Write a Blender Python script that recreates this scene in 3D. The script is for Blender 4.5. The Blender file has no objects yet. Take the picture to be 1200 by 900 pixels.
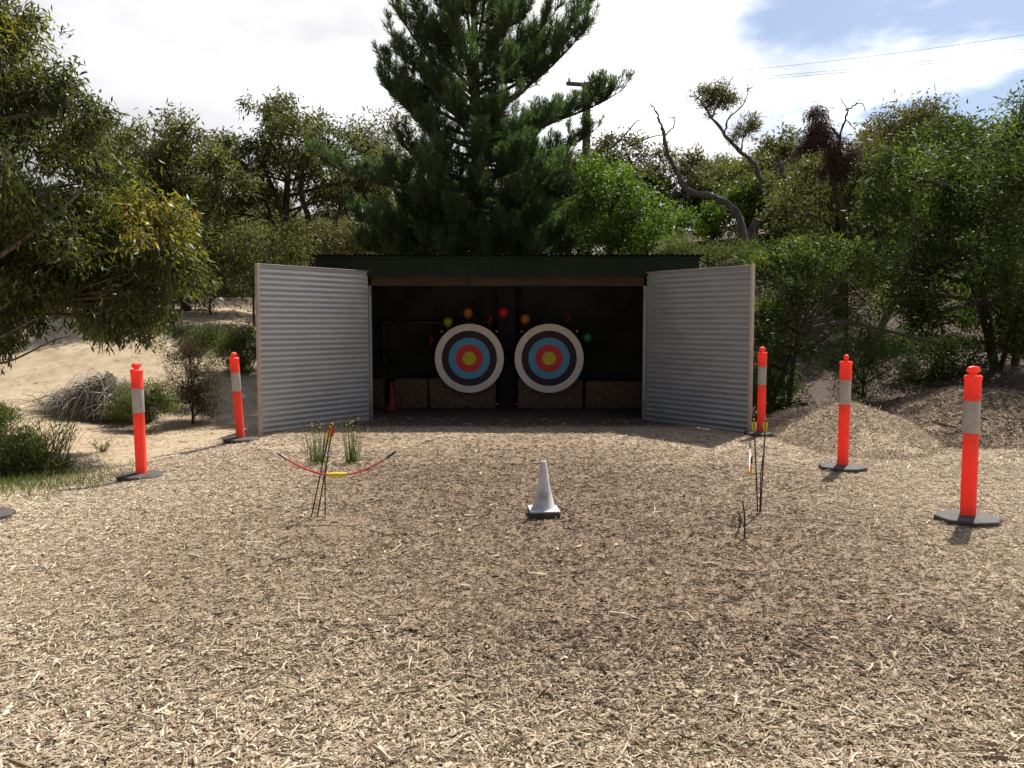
import bpy, math, random
import numpy as np
from mathutils import Vector, Matrix

random.seed(7)
RNG = np.random.default_rng(7)
C = bpy.context.scene.collection
SC = bpy.context.scene
PI = math.pi

# ------------------------------------------------------------------ camera maths
CAM_H, FPX, PITCH = 1.5, 1000.0, math.atan(72 / 1000.0)
_ca, _sa = math.cos(PITCH), math.sin(PITCH)

def at(px, py, Y):
    """world point at distance Y in front of the camera for a spot of the 1200x900 photo"""
    u, v = (px - 600) / FPX, (py - 450) / FPX
    dy = _ca - v * _sa
    dz = -_sa - v * _ca
    t = Y / dy
    return Vector((u * t, Y, CAM_H + dz * t))

# ------------------------------------------------------------------ terrain
def sstep(a, b, x):
    t = np.clip((x - a) / (b - a), 0, 1)
    return t * t * (3 - 2 * t)

_wv = [(RNG.uniform(-1, 1), RNG.uniform(-1, 1), RNG.uniform(0, 6.28)) for _ in range(14)]
def wob(x, y, f):
    s = 0
    for i, (a, b, p) in enumerate(_wv):
        s = s + np.sin((a * x + b * y) * f * (0.6 + 0.25 * i) + p) / (1 + 0.35 * i)
    return s / 4.0

def hgt(x, y):
    x = np.asarray(x, float); y = np.asarray(y, float)
    left = sstep(-2.8, -5.0, x)
    right = sstep(2.6, 6.0, x)
    h = left * (sstep(12.6, 20, y) * 1.5 + sstep(20, 34, y) * 1.5 + 0.22 * sstep(-5, -8, x) * sstep(8, 12, y))
    h = h + (1 - left) * (1 - right) * (sstep(16.2, 25, y) * 3.0 + sstep(25, 36, y) * 1.2)
    h = h + right * (sstep(12.5, 18, y) * 0.8 + sstep(17, 26, y) * 3.1 + sstep(25, 36, y) * 1.2)
    h = h + sstep(5, 9, x) * sstep(9, 13, y) * 0.35
    h = h - 0.10 * sstep(-2.9, -4.2, x) * sstep(6.5, 8.5, y) * sstep(17, 13, y)
    flat = np.clip(sstep(10.5, 14, y) + sstep(4.6, 6.5, np.abs(x)), 0, 1) * (1 - sstep(2.7, 2.6, np.abs(x)) * sstep(17, 16, y))
    h = h + 0.07 * wob(x, y, 1.1) * flat + 0.025 * wob(x, y, 3.0) * flat + 0.012 * wob(x, y, 1.7)
    return h

def hz(x, y):
    return float(hgt(x, y))

# ------------------------------------------------------------------ node helpers
def newmat(name):
    m = bpy.data.materials.new(name); m.use_nodes = True
    nt = m.node_tree; nt.nodes.clear()
    out = nt.nodes.new('ShaderNodeOutputMaterial')
    return m, nt, out

def N(nt, t, **kw):
    n = nt.nodes.new(t)
    for k, v in kw.items():
        if k in n.inputs.keys() if hasattr(n.inputs, 'keys') else False:
            n.inputs[k].default_value = v
        else:
            setattr(n, k, v)
    return n

def ramp(nt, stops, interp='LINEAR'):
    r = nt.nodes.new('ShaderNodeValToRGB'); cr = r.color_ramp; cr.interpolation = interp
    while len(cr.elements) < len(stops): cr.elements.new(0.5)
    for e, (p, c) in zip(cr.elements, stops):
        e.position = p; e.color = (*c, 1) if len(c) == 3 else c
    return r

def pbr(name, col, rough=0.6, metal=0.0, var=0.15, vscale=6.0, bump=0.0, bscale=80.0, spec=0.5, dirt=None, stretch=(1, 1, 1)):
    m, nt, out = newmat(name); L = nt.links
    p = nt.nodes.new('ShaderNodeBsdfPrincipled')
    p.inputs['Roughness'].default_value = rough; p.inputs['Metallic'].default_value = metal
    p.inputs['Specular IOR Level'].default_value = spec
    tc = nt.nodes.new('ShaderNodeTexCoord'); mp = nt.nodes.new('ShaderNodeMapping')
    mp.inputs['Scale'].default_value = stretch
    L.new(tc.outputs['Object'], mp.inputs['Vector'])
    nz = nt.nodes.new('ShaderNodeTexNoise'); nz.inputs['Scale'].default_value = vscale; nz.inputs['Detail'].default_value = 7
    L.new(mp.outputs[0], nz.inputs['Vector'])
    lo = tuple(c * (1 - var * 1.6) for c in col); hi = tuple(min(1, c * (1 + var)) for c in col)
    r = ramp(nt, [(0.3, dirt if dirt else lo), (0.52, col), (0.72, hi)])
    L.new(nz.outputs['Fac'], r.inputs['Fac']); L.new(r.outputs['Color'], p.inputs['Base Color'])
    if bump:
        b = nt.nodes.new('ShaderNodeBump'); b.inputs['Strength'].default_value = bump; b.inputs['Distance'].default_value = 0.01
        n2 = nt.nodes.new('ShaderNodeTexNoise'); n2.inputs['Scale'].default_value = bscale; n2.inputs['Detail'].default_value = 4
        L.new(mp.outputs[0], n2.inputs['Vector']); L.new(n2.outputs['Fac'], b.inputs['Height']); L.new(b.outputs[0], p.inputs['Normal'])
    L.new(p.outputs[0], out.inputs[0])
    return m

def leafmat(name, stops, rough=0.42, trans=0.35, spec=0.5, ttint=(1.25, 1.35, 0.6)):
    """colour from the per-leaf attribute 'tint' (0..1); thin leaf = glossy front + translucent"""
    m, nt, out = newmat(name); L = nt.links
    a = nt.nodes.new('ShaderNodeAttribute'); a.attribute_name = 'tint'
    r = ramp(nt, stops); L.new(a.outputs['Fac'], r.inputs['Fac'])
    p = nt.nodes.new('ShaderNodeBsdfPrincipled'); p.inputs['Roughness'].default_value = rough
    p.inputs['Specular IOR Level'].default_value = spec
    L.new(r.outputs['Color'], p.inputs['Base Color'])
    t = nt.nodes.new('ShaderNodeBsdfTranslucent')
    mx = nt.nodes.new('ShaderNodeMix'); mx.data_type = 'RGBA'; mx.blend_type = 'MULTIPLY'; mx.inputs['Factor'].default_value = 1
    L.new(r.outputs['Color'], mx.inputs[6]); mx.inputs[7].default_value = (*ttint, 1)
    L.new(mx.outputs[2], t.inputs['Color'])
    ms = nt.nodes.new('ShaderNodeMixShader'); ms.inputs[0].default_value = trans
    L.new(p.outputs[0], ms.inputs[1]); L.new(t.outputs[0], ms.inputs[2]); L.new(ms.outputs[0], out.inputs[0])
    return m

# ------------------------------------------------------------------ mesh helpers
class MB:
    def __init__(self): self.v = []; self.f = []; self.t = []; self.n = 0
    def add(self, v, f, tint=None):
        v = np.asarray(v, float).reshape(-1, 3)
        self.v.append(v)
        for q in f: self.f.append(tuple(i + self.n for i in q)); self.t.append(0.5 if tint is None else tint)
        self.n += len(v)
    def box(self, c, s, rz=0.0, M=None):
        x, y, z = (k / 2 for k in s)
        v = np.array([(i, j, k) for i in (-x, x) for j in (-y, y) for k in (-z, z)])
        cz, sz = math.cos(rz), math.sin(rz)
        v = np.stack([v[:, 0] * cz - v[:, 1] * sz, v[:, 0] * sz + v[:, 1] * cz, v[:, 2]], 1) + np.array(c)
        self.add(v, [(0, 1, 3, 2), (4, 6, 7, 5), (0, 4, 5, 1), (2, 3, 7, 6), (0, 2, 6, 4), (1, 5, 7, 3)])
    def tube(self, pts, rad, seg=8, caps=True):
        pts = [Vector(p) for p in pts]; n = len(pts)
        if not hasattr(rad, '__len__'): rad = [rad] * n
        rings = []; up = None
        for i, p in enumerate(pts):
            d = (pts[min(i + 1, n - 1)] - pts[max(i - 1, 0)])
            if d.length < 1e-9: d = Vector((0, 0, 1))
            d.normalize()
            if up is None: up = Vector((1, 0, 0)) if abs(d.x) < 0.8 else Vector((0, 1, 0))
            a = (up - d * up.dot(d)); a.normalize(); b = d.cross(a); up = a
            for k in range(seg):
                an = 2 * PI * k / seg
                rings.append(p + (a * math.cos(an) + b * math.sin(an)) * rad[i])
        f = []
        for i in range(n - 1):
            for k in range(seg):
                k2 = (k + 1) % seg
                f.append((i * seg + k, i * seg + k2, (i + 1) * seg + k2, (i + 1) * seg + k))
        if caps:
            f.append(tuple(range(seg - 1, -1, -1))); f.append(tuple((n - 1) * seg + k for k in range(seg)))
        self.add([tuple(r) for r in rings], f)
    def lathe(self, prof, seg=24, c=(0, 0, 0), sy=1.0, rot=0.0):
        v = []; f = []
        for r, z in prof:
            for k in range(seg):
                a = 2 * PI * (k + 0.5) / seg + rot
                v.append((c[0] + r * math.cos(a), c[1] + r * sy * math.sin(a), c[2] + z))
        for i in range(len(prof) - 1):
            for k in range(seg):
                k2 = (k + 1) % seg
                f.append((i * seg + k, i * seg + k2, (i + 1) * seg + k2, (i + 1) * seg + k))
        f.append(tuple(range(seg - 1, -1, -1))); f.append(tuple((len(prof) - 1) * seg + k for k in range(seg)))
        self.add(v, f)
    def build(self, name, mat, parent=None, smooth=False, bevel=0.0):
        me = bpy.data.meshes.new(name)
        v = np.concatenate(self.v) if self.v else np.zeros((0, 3))
        me.from_pydata(v.tolist(), [], self.f)
        if smooth: me.shade_smooth()
        me.materials.append(mat)
        o = bpy.data.objects.new(name, me); C.objects.link(o)
        if parent is not None: o.parent = parent
        if bevel:
            b = o.modifiers.new('bevel', 'BEVEL'); b.width = bevel; b.segments = 2; b.limit_method = 'ANGLE'
        if smooth:
            try:
                me.set_sharp_from_angle(angle=math.radians(40))
            except Exception: pass
        return o

def quads(name, V, mat, tint=None, parent=None, k=4):
    """fast mesh from (n,k,3) corners, one polygon each, with per-face tint"""
    n = len(V)
    me = bpy.data.meshes.new(name)
    me.vertices.add(n * k); me.vertices.foreach_set('co', np.ascontiguousarray(V, np.float32).ravel())
    me.loops.add(n * k); me.loops.foreach_set('vertex_index', np.arange(n * k, dtype=np.int32))
    me.polygons.add(n); me.polygons.foreach_set('loop_start', np.arange(0, n * k, k, dtype=np.int32))
    me.polygons.foreach_set('loop_total', np.full(n, k, np.int32))
    me.update(calc_edges=True)
    if tint is not None:
        at_ = me.attributes.new('tint', 'FLOAT', 'FACE'); at_.data.foreach_set('value', np.ascontiguousarray(np.clip(tint, 0, 1), np.float32))
    me.materials.append(mat)
    o = bpy.data.objects.new(name, me); C.objects.link(o)
    if parent is not None: o.parent = parent
    return o

def norm(a):
    return a / (np.linalg.norm(a, axis=1, keepdims=True) + 1e-9)

def rdir(n):
    return norm(RNG.normal(size=(n, 3)))

def leaf_quads(P, D, L, W, roll=None, fold=0.0):
    """lens-shaped leaves: P base points, D unit directions, L lengths, W widths"""
    n = len(P); r = rdir(n); s = norm(np.cross(D, r)); nn = np.cross(s, D)
    L = np.broadcast_to(L, n)[:, None]; W = np.broadcast_to(W, n)[:, None]
    mid = P + D * L * 0.45 + nn * L * 0.05
    return np.stack([P, mid + s * W * 0.5, P + D * L - nn * L * 0.05, mid - s * W * 0.5], 1)

def thing(name, label, cat, loc=(0, 0, 0), group=None):
    o = bpy.data.objects.new(name, None); C.objects.link(o); o.location = loc
    o.empty_display_size = 0.2
    o['label'] = label; o['category'] = cat
    if group: o['group'] = group
    return o

def tag(o, label=None, cat=None, group=None, kind=None):
    if label: o['label'] = label
    if cat: o['category'] = cat
    if group: o['group'] = group
    if kind: o['kind'] = kind
    return o

def rel(pts, o):
    return [tuple(Vector(p) - o.location) for p in pts]

def bez(p0, p1, p2, n=8):
    p0, p1, p2 = Vector(p0), Vector(p1), Vector(p2)
    return [p0 * (1 - t) ** 2 + p1 * 2 * t * (1 - t) + p2 * t * t for t in (i / n for i in range(n + 1))]

def smoothline(pts, n=5):
    """Catmull-Rom through pts"""
    P = [Vector(p) for p in pts]; P = [P[0] * 2 - P[1]] + P + [P[-1] * 2 - P[-2]]
    out = []
    for i in range(1, len(P) - 2):
        for k in range(n):
            t = k / n
            a, b, c, d = P[i - 1:i + 3]
            out.append(0.5 * ((2 * b) + (c - a) * t + (2 * a - 5 * b + 4 * c - d) * t * t + (3 * b - a - 3 * c + d) * t ** 3))
    out.append(P[-2])
    return out

def lerp_r(r0, r1, n): return [r0 + (r1 - r0) * i / (n - 1) for i in range(n)]

# ------------------------------------------------------------------ sky, sun, camera
S = Vector((0.42, 0.66, 1.15)).normalized()
EL = math.asin(S.z); AZ = math.atan2(S.x, S.y)
w = bpy.data.worlds.new('World'); SC.world = w; w.use_nodes = True
nt = w.node_tree; nt.nodes.clear(); L = nt.links
wo = nt.nodes.new('ShaderNodeOutputWorld'); bg = nt.nodes.new('ShaderNodeBackground'); bg.inputs['Strength'].default_value = 0.08
sky = nt.nodes.new('ShaderNodeTexSky'); sky.sky_type = 'NISHITA'; sky.sun_disc = False
sky.sun_elevation = EL; sky.sun_rotation = AZ; sky.air_density = 1.0; sky.dust_density = 1.5
tc = nt.nodes.new('ShaderNodeTexCoord')
sep = nt.nodes.new('ShaderNodeSeparateXYZ'); L.new(tc.outputs['Generated'], sep.inputs[0])
def M_(op, a, b=None, c=None):
    n = nt.nodes.new('ShaderNodeMath'); n.operation = op
    for i, s_ in enumerate((a, b, c)):
        if s_ is None: continue
        if isinstance(s_, (int, float)): n.inputs[i].default_value = s_
        else: L.new(s_, n.inputs[i])
    return n.outputs[0]
zz = M_('ADD', M_('MAXIMUM', sep.outputs[2], 0.0), 0.22)
cx = nt.nodes.new('ShaderNodeCombineXYZ')
L.new(M_('DIVIDE', sep.outputs[0], zz), cx.inputs[0]); L.new(M_('DIVIDE', sep.outputs[1], zz), cx.inputs[1])
n1 = nt.nodes.new('ShaderNodeTexNoise'); n1.inputs['Scale'].default_value = 1.7; n1.inputs['Detail'].default_value = 9; n1.inputs['Roughness'].default_value = 0.56; n1.inputs['Distortion'].default_value = 0.25
L.new(cx.outputs[0], n1.inputs['Vector'])
n2 = nt.nodes.new('ShaderNodeTexNoise'); n2.inputs['Scale'].default_value = 1.3; n2.inputs['Detail'].default_value = 5
L.new(cx.outputs[0], n2.inputs['Vector'])
def dot_dir(v):
    d = nt.nodes.new('ShaderNodeVectorMath'); d.operation = 'DOT_PRODUCT'
    L.new(tc.outputs['Generated'], d.inputs[0]); d.inputs[1].default_value = tuple(Vector(v).normalized()); return d.outputs['Value']
# clear patch high on the right of the view: cloud cover drops there
bdir = at(1235, -10, 1.0) - Vector((0, 0, CAM_H))
mr = nt.nodes.new('ShaderNodeMapRange'); mr.interpolation_type = 'SMOOTHSTEP'
mr.inputs['From Min'].default_value = math.cos(math.radians(22)); mr.inputs['From Max'].default_value = math.cos(math.radians(4))
L.new(dot_dir(bdir), mr.inputs['Value'])
hi = nt.nodes.new('ShaderNodeMapRange'); hi.interpolation_type = 'SMOOTHSTEP'
hi.inputs['From Min'].default_value = 0.40; hi.inputs['From Max'].default_value = 0.62; L.new(sep.outputs[2], hi.inputs['Value'])
# cloud bank kept low; cover overhead, out of view, is thinned to dim ambient light
cover = M_('SUBTRACT', M_('SUBTRACT', M_('ADD', n1.outputs['Fac'], 0.22), M_('MULTIPLY', mr.outputs[0], 0.405)), M_('MULTIPLY', hi.outputs[0], 0.36))
mc = nt.nodes.new('ShaderNodeMapRange'); mc.interpolation_type = 'SMOOTHSTEP'
mc.inputs['From Min'].default_value = 0.36; mc.inputs['From Max'].default_value = 0.56
L.new(cover, mc.inputs['Value'])
sd = M_('ADD', M_('MULTIPLY', dot_dir(S), 0.5), 0.5)
def g(v): return (v, v * 1.0, v * 1.02)
rr = ramp(nt, [(0.0, g(0.16)), (0.45, g(0.19)), (0.69, g(0.34)), (0.76, g(0.67)), (0.835, g(1.08)), (0.875, g(1.25))])  # low stops dim the unseen cloud behind the camera to cut ambient light
L.new(sd, rr.inputs[0])
mb = nt.nodes.new('ShaderNodeMapRange'); mb.inputs['From Min'].default_value = 0.38; mb.inputs['From Max'].default_value = 0.64
mb.inputs['To Min'].default_value = 7.6; mb.inputs['To Max'].default_value = 14.0
L.new(n2.outputs['Fac'], mb.inputs['Value'])
cc = nt.nodes.new('ShaderNodeVectorMath'); cc.operation = 'SCALE'; L.new(rr.outputs[0], cc.inputs[0]); L.new(mb.outputs[0], cc.inputs['Scale'])
mx = nt.nodes.new('ShaderNodeMix'); mx.data_type = 'RGBA'
L.new(mc.outputs[0], mx.inputs['Factor'])
sk = nt.nodes.new('ShaderNodeVectorMath'); sk.operation = 'MULTIPLY'; sk.inputs[1].default_value = (0.92, 0.95, 1.0); L.new(sky.outputs[0], sk.inputs[0]); L.new(sk.outputs[0], mx.inputs[6]); L.new(cc.outputs[0], mx.inputs[7])
L.new(mx.outputs[2], bg.inputs['Color']); L.new(bg.outputs[0], wo.inputs[0])

sl = bpy.data.lights.new('sun', 'SUN'); sl.energy = 5.0; sl.angle = math.radians(0.6); sl.color = (1, 0.95, 0.87)
so = bpy.data.objects.new('sun', sl); C.objects.link(so); so.rotation_euler = S.to_track_quat('Z', 'Y').to_euler(); so.location = (6, 10, 20)
cam = bpy.data.cameras.new('camera'); cam.sensor_width = 36; cam.lens = 30.0; cam.clip_end = 2000
co = bpy.data.objects.new('camera', cam); C.objects.link(co); co.location = (0, 0, CAM_H); co.rotation_euler = (PI / 2 - PITCH, 0, 0)
SC.camera = co
vs = SC.view_settings; vs.view_transform = 'Standard'; vs.look = 'None'; vs.exposure = 0.56; vs.gamma = 1; vs.use_curve_mapping = False
SC.cycles.max_bounces = 8; SC.cycles.transparent_max_bounces = 8
SC.cycles.use_denoising = True

# ------------------------------------------------------------------ ground
def zones(x, y):
    n = wob(x, y, 1.3); n2_ = wob(x, y, 4.0)
    lb = -4.35 + 0.25 * n + 0.12 * n2_ + 0.55 * sstep(9, 11.6, y) - 0.6 * sstep(4.5, 2.5, y)
    sand = sstep(0.28, -0.28, x - lb) * sstep(5.2, 6.8, y + 0.3 * n) * sstep(24, 20.5, y + n)
    sand = np.maximum(sand, sstep(0.4, -0.4, x + 2.6 + 0.3 * n) * sstep(12.4, 13.2, y) * sstep(24, 20.5, y + n))
    litter_shade = np.maximum(sstep(20.5, 24, y + n), sstep(16.0, 17.0, y + .3 * n) * sstep(-4, -2.5, x))
    litter_shade = np.maximum(litter_shade, sstep(4.6, 5.6, x + .3 * n) * sstep(10.6, 12, y + .4 * n))
    litter_shade = np.maximum(litter_shade, sstep(11.9, 12.5, y + 0.15 * n2_) * sstep(2.7, 2.3, np.abs(x)))  # shed floor and apron darkened to paint in the roof's shade
    litter_shade = np.maximum(litter_shade, sstep(2.6, 3.0, x) * sstep(12.4, 13.4, y + .3 * n)) * (1 - sand)
    return sand, litter_shade

xs = np.unique(np.concatenate([-np.geomspace(16, 400, 26), np.arange(-16, 16.01, 0.13), np.geomspace(16, 400, 26)]))
ys = np.unique(np.concatenate([-np.geomspace(2, 400, 24), np.arange(-2, 30, 0.14), np.geomspace(30, 900, 34)]))
X, Y = np.meshgrid(xs, ys)
Zg = hgt(X, Y)
V = np.stack([X, Y, Zg], -1).reshape(-1, 3)
nx, ny = len(xs), len(ys)
idx = np.arange(nx * ny).reshape(ny, nx)
F = np.stack([idx[:-1, :-1], idx[:-1, 1:], idx[1:, 1:], idx[1:, :-1]], -1).reshape(-1, 4)
me = bpy.data.meshes.new('ground')
me.vertices.add(len(V)); me.vertices.foreach_set('co', V.astype(np.float32).ravel())
me.loops.add(len(F) * 4); me.loops.foreach_set('vertex_index', F.astype(np.int32).ravel())
me.polygons.add(len(F)); me.polygons.foreach_set('loop_start', np.arange(0, len(F) * 4, 4, dtype=np.int32)); me.polygons.foreach_set('loop_total', np.full(len(F), 4, np.int32))
me.update(calc_edges=True); me.shade_smooth()
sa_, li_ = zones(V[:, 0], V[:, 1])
_w = 0.5 + 0.5 * wob(V[:, 0], V[:, 1], 1.4)
wo_ = np.clip(1.5 * np.exp(-((V[:, 0] - 0.3) / 1.9) ** 2) * sstep(3.2, 4.6, V[:, 1]) * (0.25 + _w) * sstep(13, 9, V[:, 1]) + np.exp(-(((V[:, 0] + 1.35) / 0.5) ** 2 + ((V[:, 1] - 6.2) / 0.35) ** 2)), 0, 1)
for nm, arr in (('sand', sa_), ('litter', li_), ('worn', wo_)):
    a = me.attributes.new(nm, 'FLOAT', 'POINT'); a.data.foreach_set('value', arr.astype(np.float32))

def ground_material(name, use_zones=True):
    m, nt, out = newmat(name); L = nt.links
    geo = nt.nodes.new('ShaderNodeNewGeometry')
    def chipcells(rot, sx, sy):
        mp = nt.nodes.new('ShaderNodeMapping'); mp.vector_type = 'TEXTURE'
        mp.inputs['Rotation'].default_value = (0, 0, rot); mp.inputs['Scale'].default_value = (sx, sy, 1)
        dn = nt.nodes.new('ShaderNodeTexNoise'); dn.inputs['Scale'].default_value = 9; dn.inputs['Detail'].default_value = 2
        L.new(geo.outputs['Position'], dn.inputs['Vector'])
        ad = nt.nodes.new('ShaderNodeVectorMath'); ad.operation = 'MULTIPLY_ADD'; ad.inputs[1].default_value = (0.06, 0.06, 0.06)
        L.new(dn.outputs['Color'], ad.inputs[0]); L.new(geo.outputs['Position'], ad.inputs[2])
        L.new(ad.outputs[0], mp.inputs['Vector'])
        v = nt.nodes.new('ShaderNodeTexVoronoi'); v.inputs['Scale'].default_value = 1.0
        L.new(mp.outputs[0], v.inputs['Vector'])
        return v
    va = chipcells(0.4, 0.045, 0.012); vb = chipcells(2.3, 0.05, 0.014); vc = chipcells(1.45, 0.03, 0.012)
    sel = nt.nodes.new('ShaderNodeTexNoise'); sel.inputs['Scale'].default_value = 26; sel.inputs['Detail'].default_value = 2
    L.new(geo.outputs['Position'], sel.inputs['Vector'])
    def mixc(f, a, b):
        q = nt.nodes.new('ShaderNodeMix'); q.data_type = 'RGBA'
        if isinstance(f, float): q.inputs['Factor'].default_value = f
        else: L.new(f, q.inputs['Factor'])
        L.new(a, q.inputs[6]); L.new(b, q.inputs[7]); return q.outputs[2]
    s1 = ramp(nt, [(0.44, (0, 0, 0)), (0.46, (1, 1, 1))]); L.new(sel.outputs['Fac'], s1.inputs[0])
    s2 = ramp(nt, [(0.54, (0, 0, 0)), (0.56, (1, 1, 1))]); L.new(sel.outputs['Fac'], s2.inputs[0])
    cell = mixc(s2.outputs[0], mixc(s1.outputs[0], va.outputs['Color'], vb.outputs['Color']), vc.outputs['Color'])
    sx = nt.nodes.new('ShaderNodeSeparateColor'); L.new(cell, sx.inputs[0])
    mul = ramp(nt, [(0.0, (0.14, 0.097, 0.063)), (0.2, (0.26, 0.182, 0.117)), (0.5, (0.43, 0.327, 0.22)), (0.8, (0.57, 0.46, 0.33)), (1.0, (0.68, 0.58, 0.45))])
    L.new(sx.outputs[0], mul.inputs[0])
    # worn brown soil between the chips
    big = nt.nodes.new('ShaderNodeTexNoise'); big.inputs['Scale'].default_value = 0.7; big.inputs['Detail'].default_value = 6
    L.new(geo.outputs['Position'], big.inputs['Vector'])
    fine = nt.nodes.new('ShaderNodeTexNoise'); fine.inputs['Scale'].default_value = 60; fine.inputs['Detail'].default_value = 6
    L.new(geo.outputs['Position'], fine.inputs['Vector'])
    soil = ramp(nt, [(0.3, (0.13, 0.088, 0.056)), (0.52, (0.25, 0.178, 0.118)), (0.75, (0.42, 0.32, 0.22))])
    L.new(fine.outputs['Fac'], soil.inputs[0])
    sf = ramp(nt, [(0.42, (0.15,) * 3), (0.62, (0.75,) * 3)]); L.new(big.outputs['Fac'], sf.inputs[0])
    col = mixc(sf.outputs[0], mul.outputs[0], soil.outputs[0])
    hgtv = nt.nodes.new('ShaderNodeMath'); hgtv.operation = 'ADD'
    L.new(sx.outputs[1], hgtv.inputs[0]); L.new(fine.outputs['Fac'], hgtv.inputs[1])
    if use_zones:
        aw = nt.nodes.new('ShaderNodeAttribute'); aw.attribute_name = 'worn'
        col = mixc(aw.outputs['Fac'], col, soil.outputs[0])
        sand = nt.nodes.new('ShaderNodeTexNoise'); sand.inputs['Scale'].default_value = 2.6; sand.inputs['Detail'].default_value = 12; sand.inputs['Roughness'].default_value = 0.78
        L.new(geo.outputs['Position'], sand.inputs['Vector'])
        sr = ramp(nt, [(0.3, (0.20, 0.148, 0.095)), (0.46, (0.36, 0.275, 0.178)), (0.7, (0.50, 0.40, 0.275))]); L.new(sand.outputs['Fac'], sr.inputs[0])
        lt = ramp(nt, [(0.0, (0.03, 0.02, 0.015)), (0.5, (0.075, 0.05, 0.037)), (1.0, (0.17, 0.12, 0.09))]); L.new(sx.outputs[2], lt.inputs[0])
        a1 = nt.nodes.new('ShaderNodeAttribute'); a1.attribute_name = 'sand'; a2 = nt.nodes.new('ShaderNodeAttribute'); a2.attribute_name = 'litter'  # litter attribute also carries the painted shade of the shed floor
        # broken boundary: chips straggle into the sand
        add = nt.nodes.new('ShaderNodeMath'); add.operation = 'MULTIPLY_ADD'; L.new(sx.outputs[1], add.inputs[0]); add.inputs[1].default_value = 0.5; L.new(a1.outputs['Fac'], add.inputs[2])
        sm = nt.nodes.new('ShaderNodeMapRange'); sm.inputs['From Min'].default_value = 0.62; sm.inputs['From Max'].default_value = 0.85; L.new(add.outputs[0], sm.inputs['Value'])
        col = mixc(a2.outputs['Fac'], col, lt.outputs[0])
        col = mixc(sm.outputs[0], col, sr.outputs[0])
    p = nt.nodes.new('ShaderNodeBsdfPrincipled'); p.inputs['Roughness'].default_value = 0.9; p.inputs['Specular IOR Level'].default_value = 0.2
    L.new(col, p.inputs['Base Color'])
    b = nt.nodes.new('ShaderNodeBump'); b.inputs['Strength'].default_value = 0.55; b.inputs['Distance'].default_value = 0.008
    if use_zones:
        hs = nt.nodes.new('ShaderNodeMath'); hs.operation = 'MULTIPLY_ADD'; L.new(sand.outputs['Fac'], hs.inputs[0]); hs.inputs[1].default_value = 5.0; L.new(hgtv.outputs[0], hs.inputs[2]); L.new(hs.outputs[0], b.inputs['Height'])
    else: L.new(hgtv.outputs[0], b.inputs['Height']); L.new(b.outputs[0], p.inputs['Normal'])
    L.new(p.outputs[0], out.inputs[0])
    return m
M_GROUND = ground_material('mulch_sand_litter_and_shade')
M_MULCH = ground_material('mulch', False)
me.materials.append(M_GROUND)
go = bpy.data.objects.new('ground', me); C.objects.link(go); tag(go, kind='structure')

# ------------------------------------------------------------------ mulch piles (heaps on the right)
piles = []
def pile(cx, cy, rx, ry, h, label):
    n = 60; u = np.linspace(-1.25, 1.25, n); A, B = np.meshgrid(u, u)
    Xp = cx + A * rx; Yp = cy + B * ry
    R = np.sqrt(A * A + B * B) * (1 + 0.12 * np.sin(3 * np.arctan2(B, A) + cx))
    def prof(R): return np.maximum(0, (1 - R ** 1.5 * 0.95)) ** 1.1
    H = h * prof(R) * (1 + 0.15 * wob(Xp, Yp, 5.0)) + 0.02 * wob(Xp, Yp, 9) * (R < 1) - 0.03 * (R > 1.0)
    Zp = hgt(Xp, Yp) + H
    V = np.stack([Xp, Yp, Zp], -1).reshape(-1, 3); idx = np.arange(n * n).reshape(n, n)
    mb = MB(); keep = []
    for i in range(n - 1):
        for j in range(n - 1):
            if R[i:i + 2, j:j + 2].min() < 1.12: keep.append((idx[i, j], idx[i, j + 1], idx[i + 1, j + 1], idx[i + 1, j]))
    mb.add(V, keep)
    o = mb.build('mulch_pile', M_MULCH, smooth=True); tag(o, label, 'mulch pile', 'heaps of wood mulch')
    def hf(x, y):
        a = (x - cx) / rx; b = (y - cy) / ry
        R = np.sqrt(a * a + b * b) * (1 + 0.12 * np.sin(3 * np.arctan2(b, a) + cx))
        return h * prof(R) * (1 + 0.15 * wob(x, y, 5.0)), R
    piles.append((o, cx, cy, rx, ry, hf))
    return o
pile(4.45, 11.35, 1.15, 1.9, 0.42, 'pale sunlit heap of wood chips just behind the middle right bollard')
pile(6.35, 11.7, 1.75, 1.9, 0.52, 'larger darker heap of wood mulch and twigs behind the front right bollard')

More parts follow.
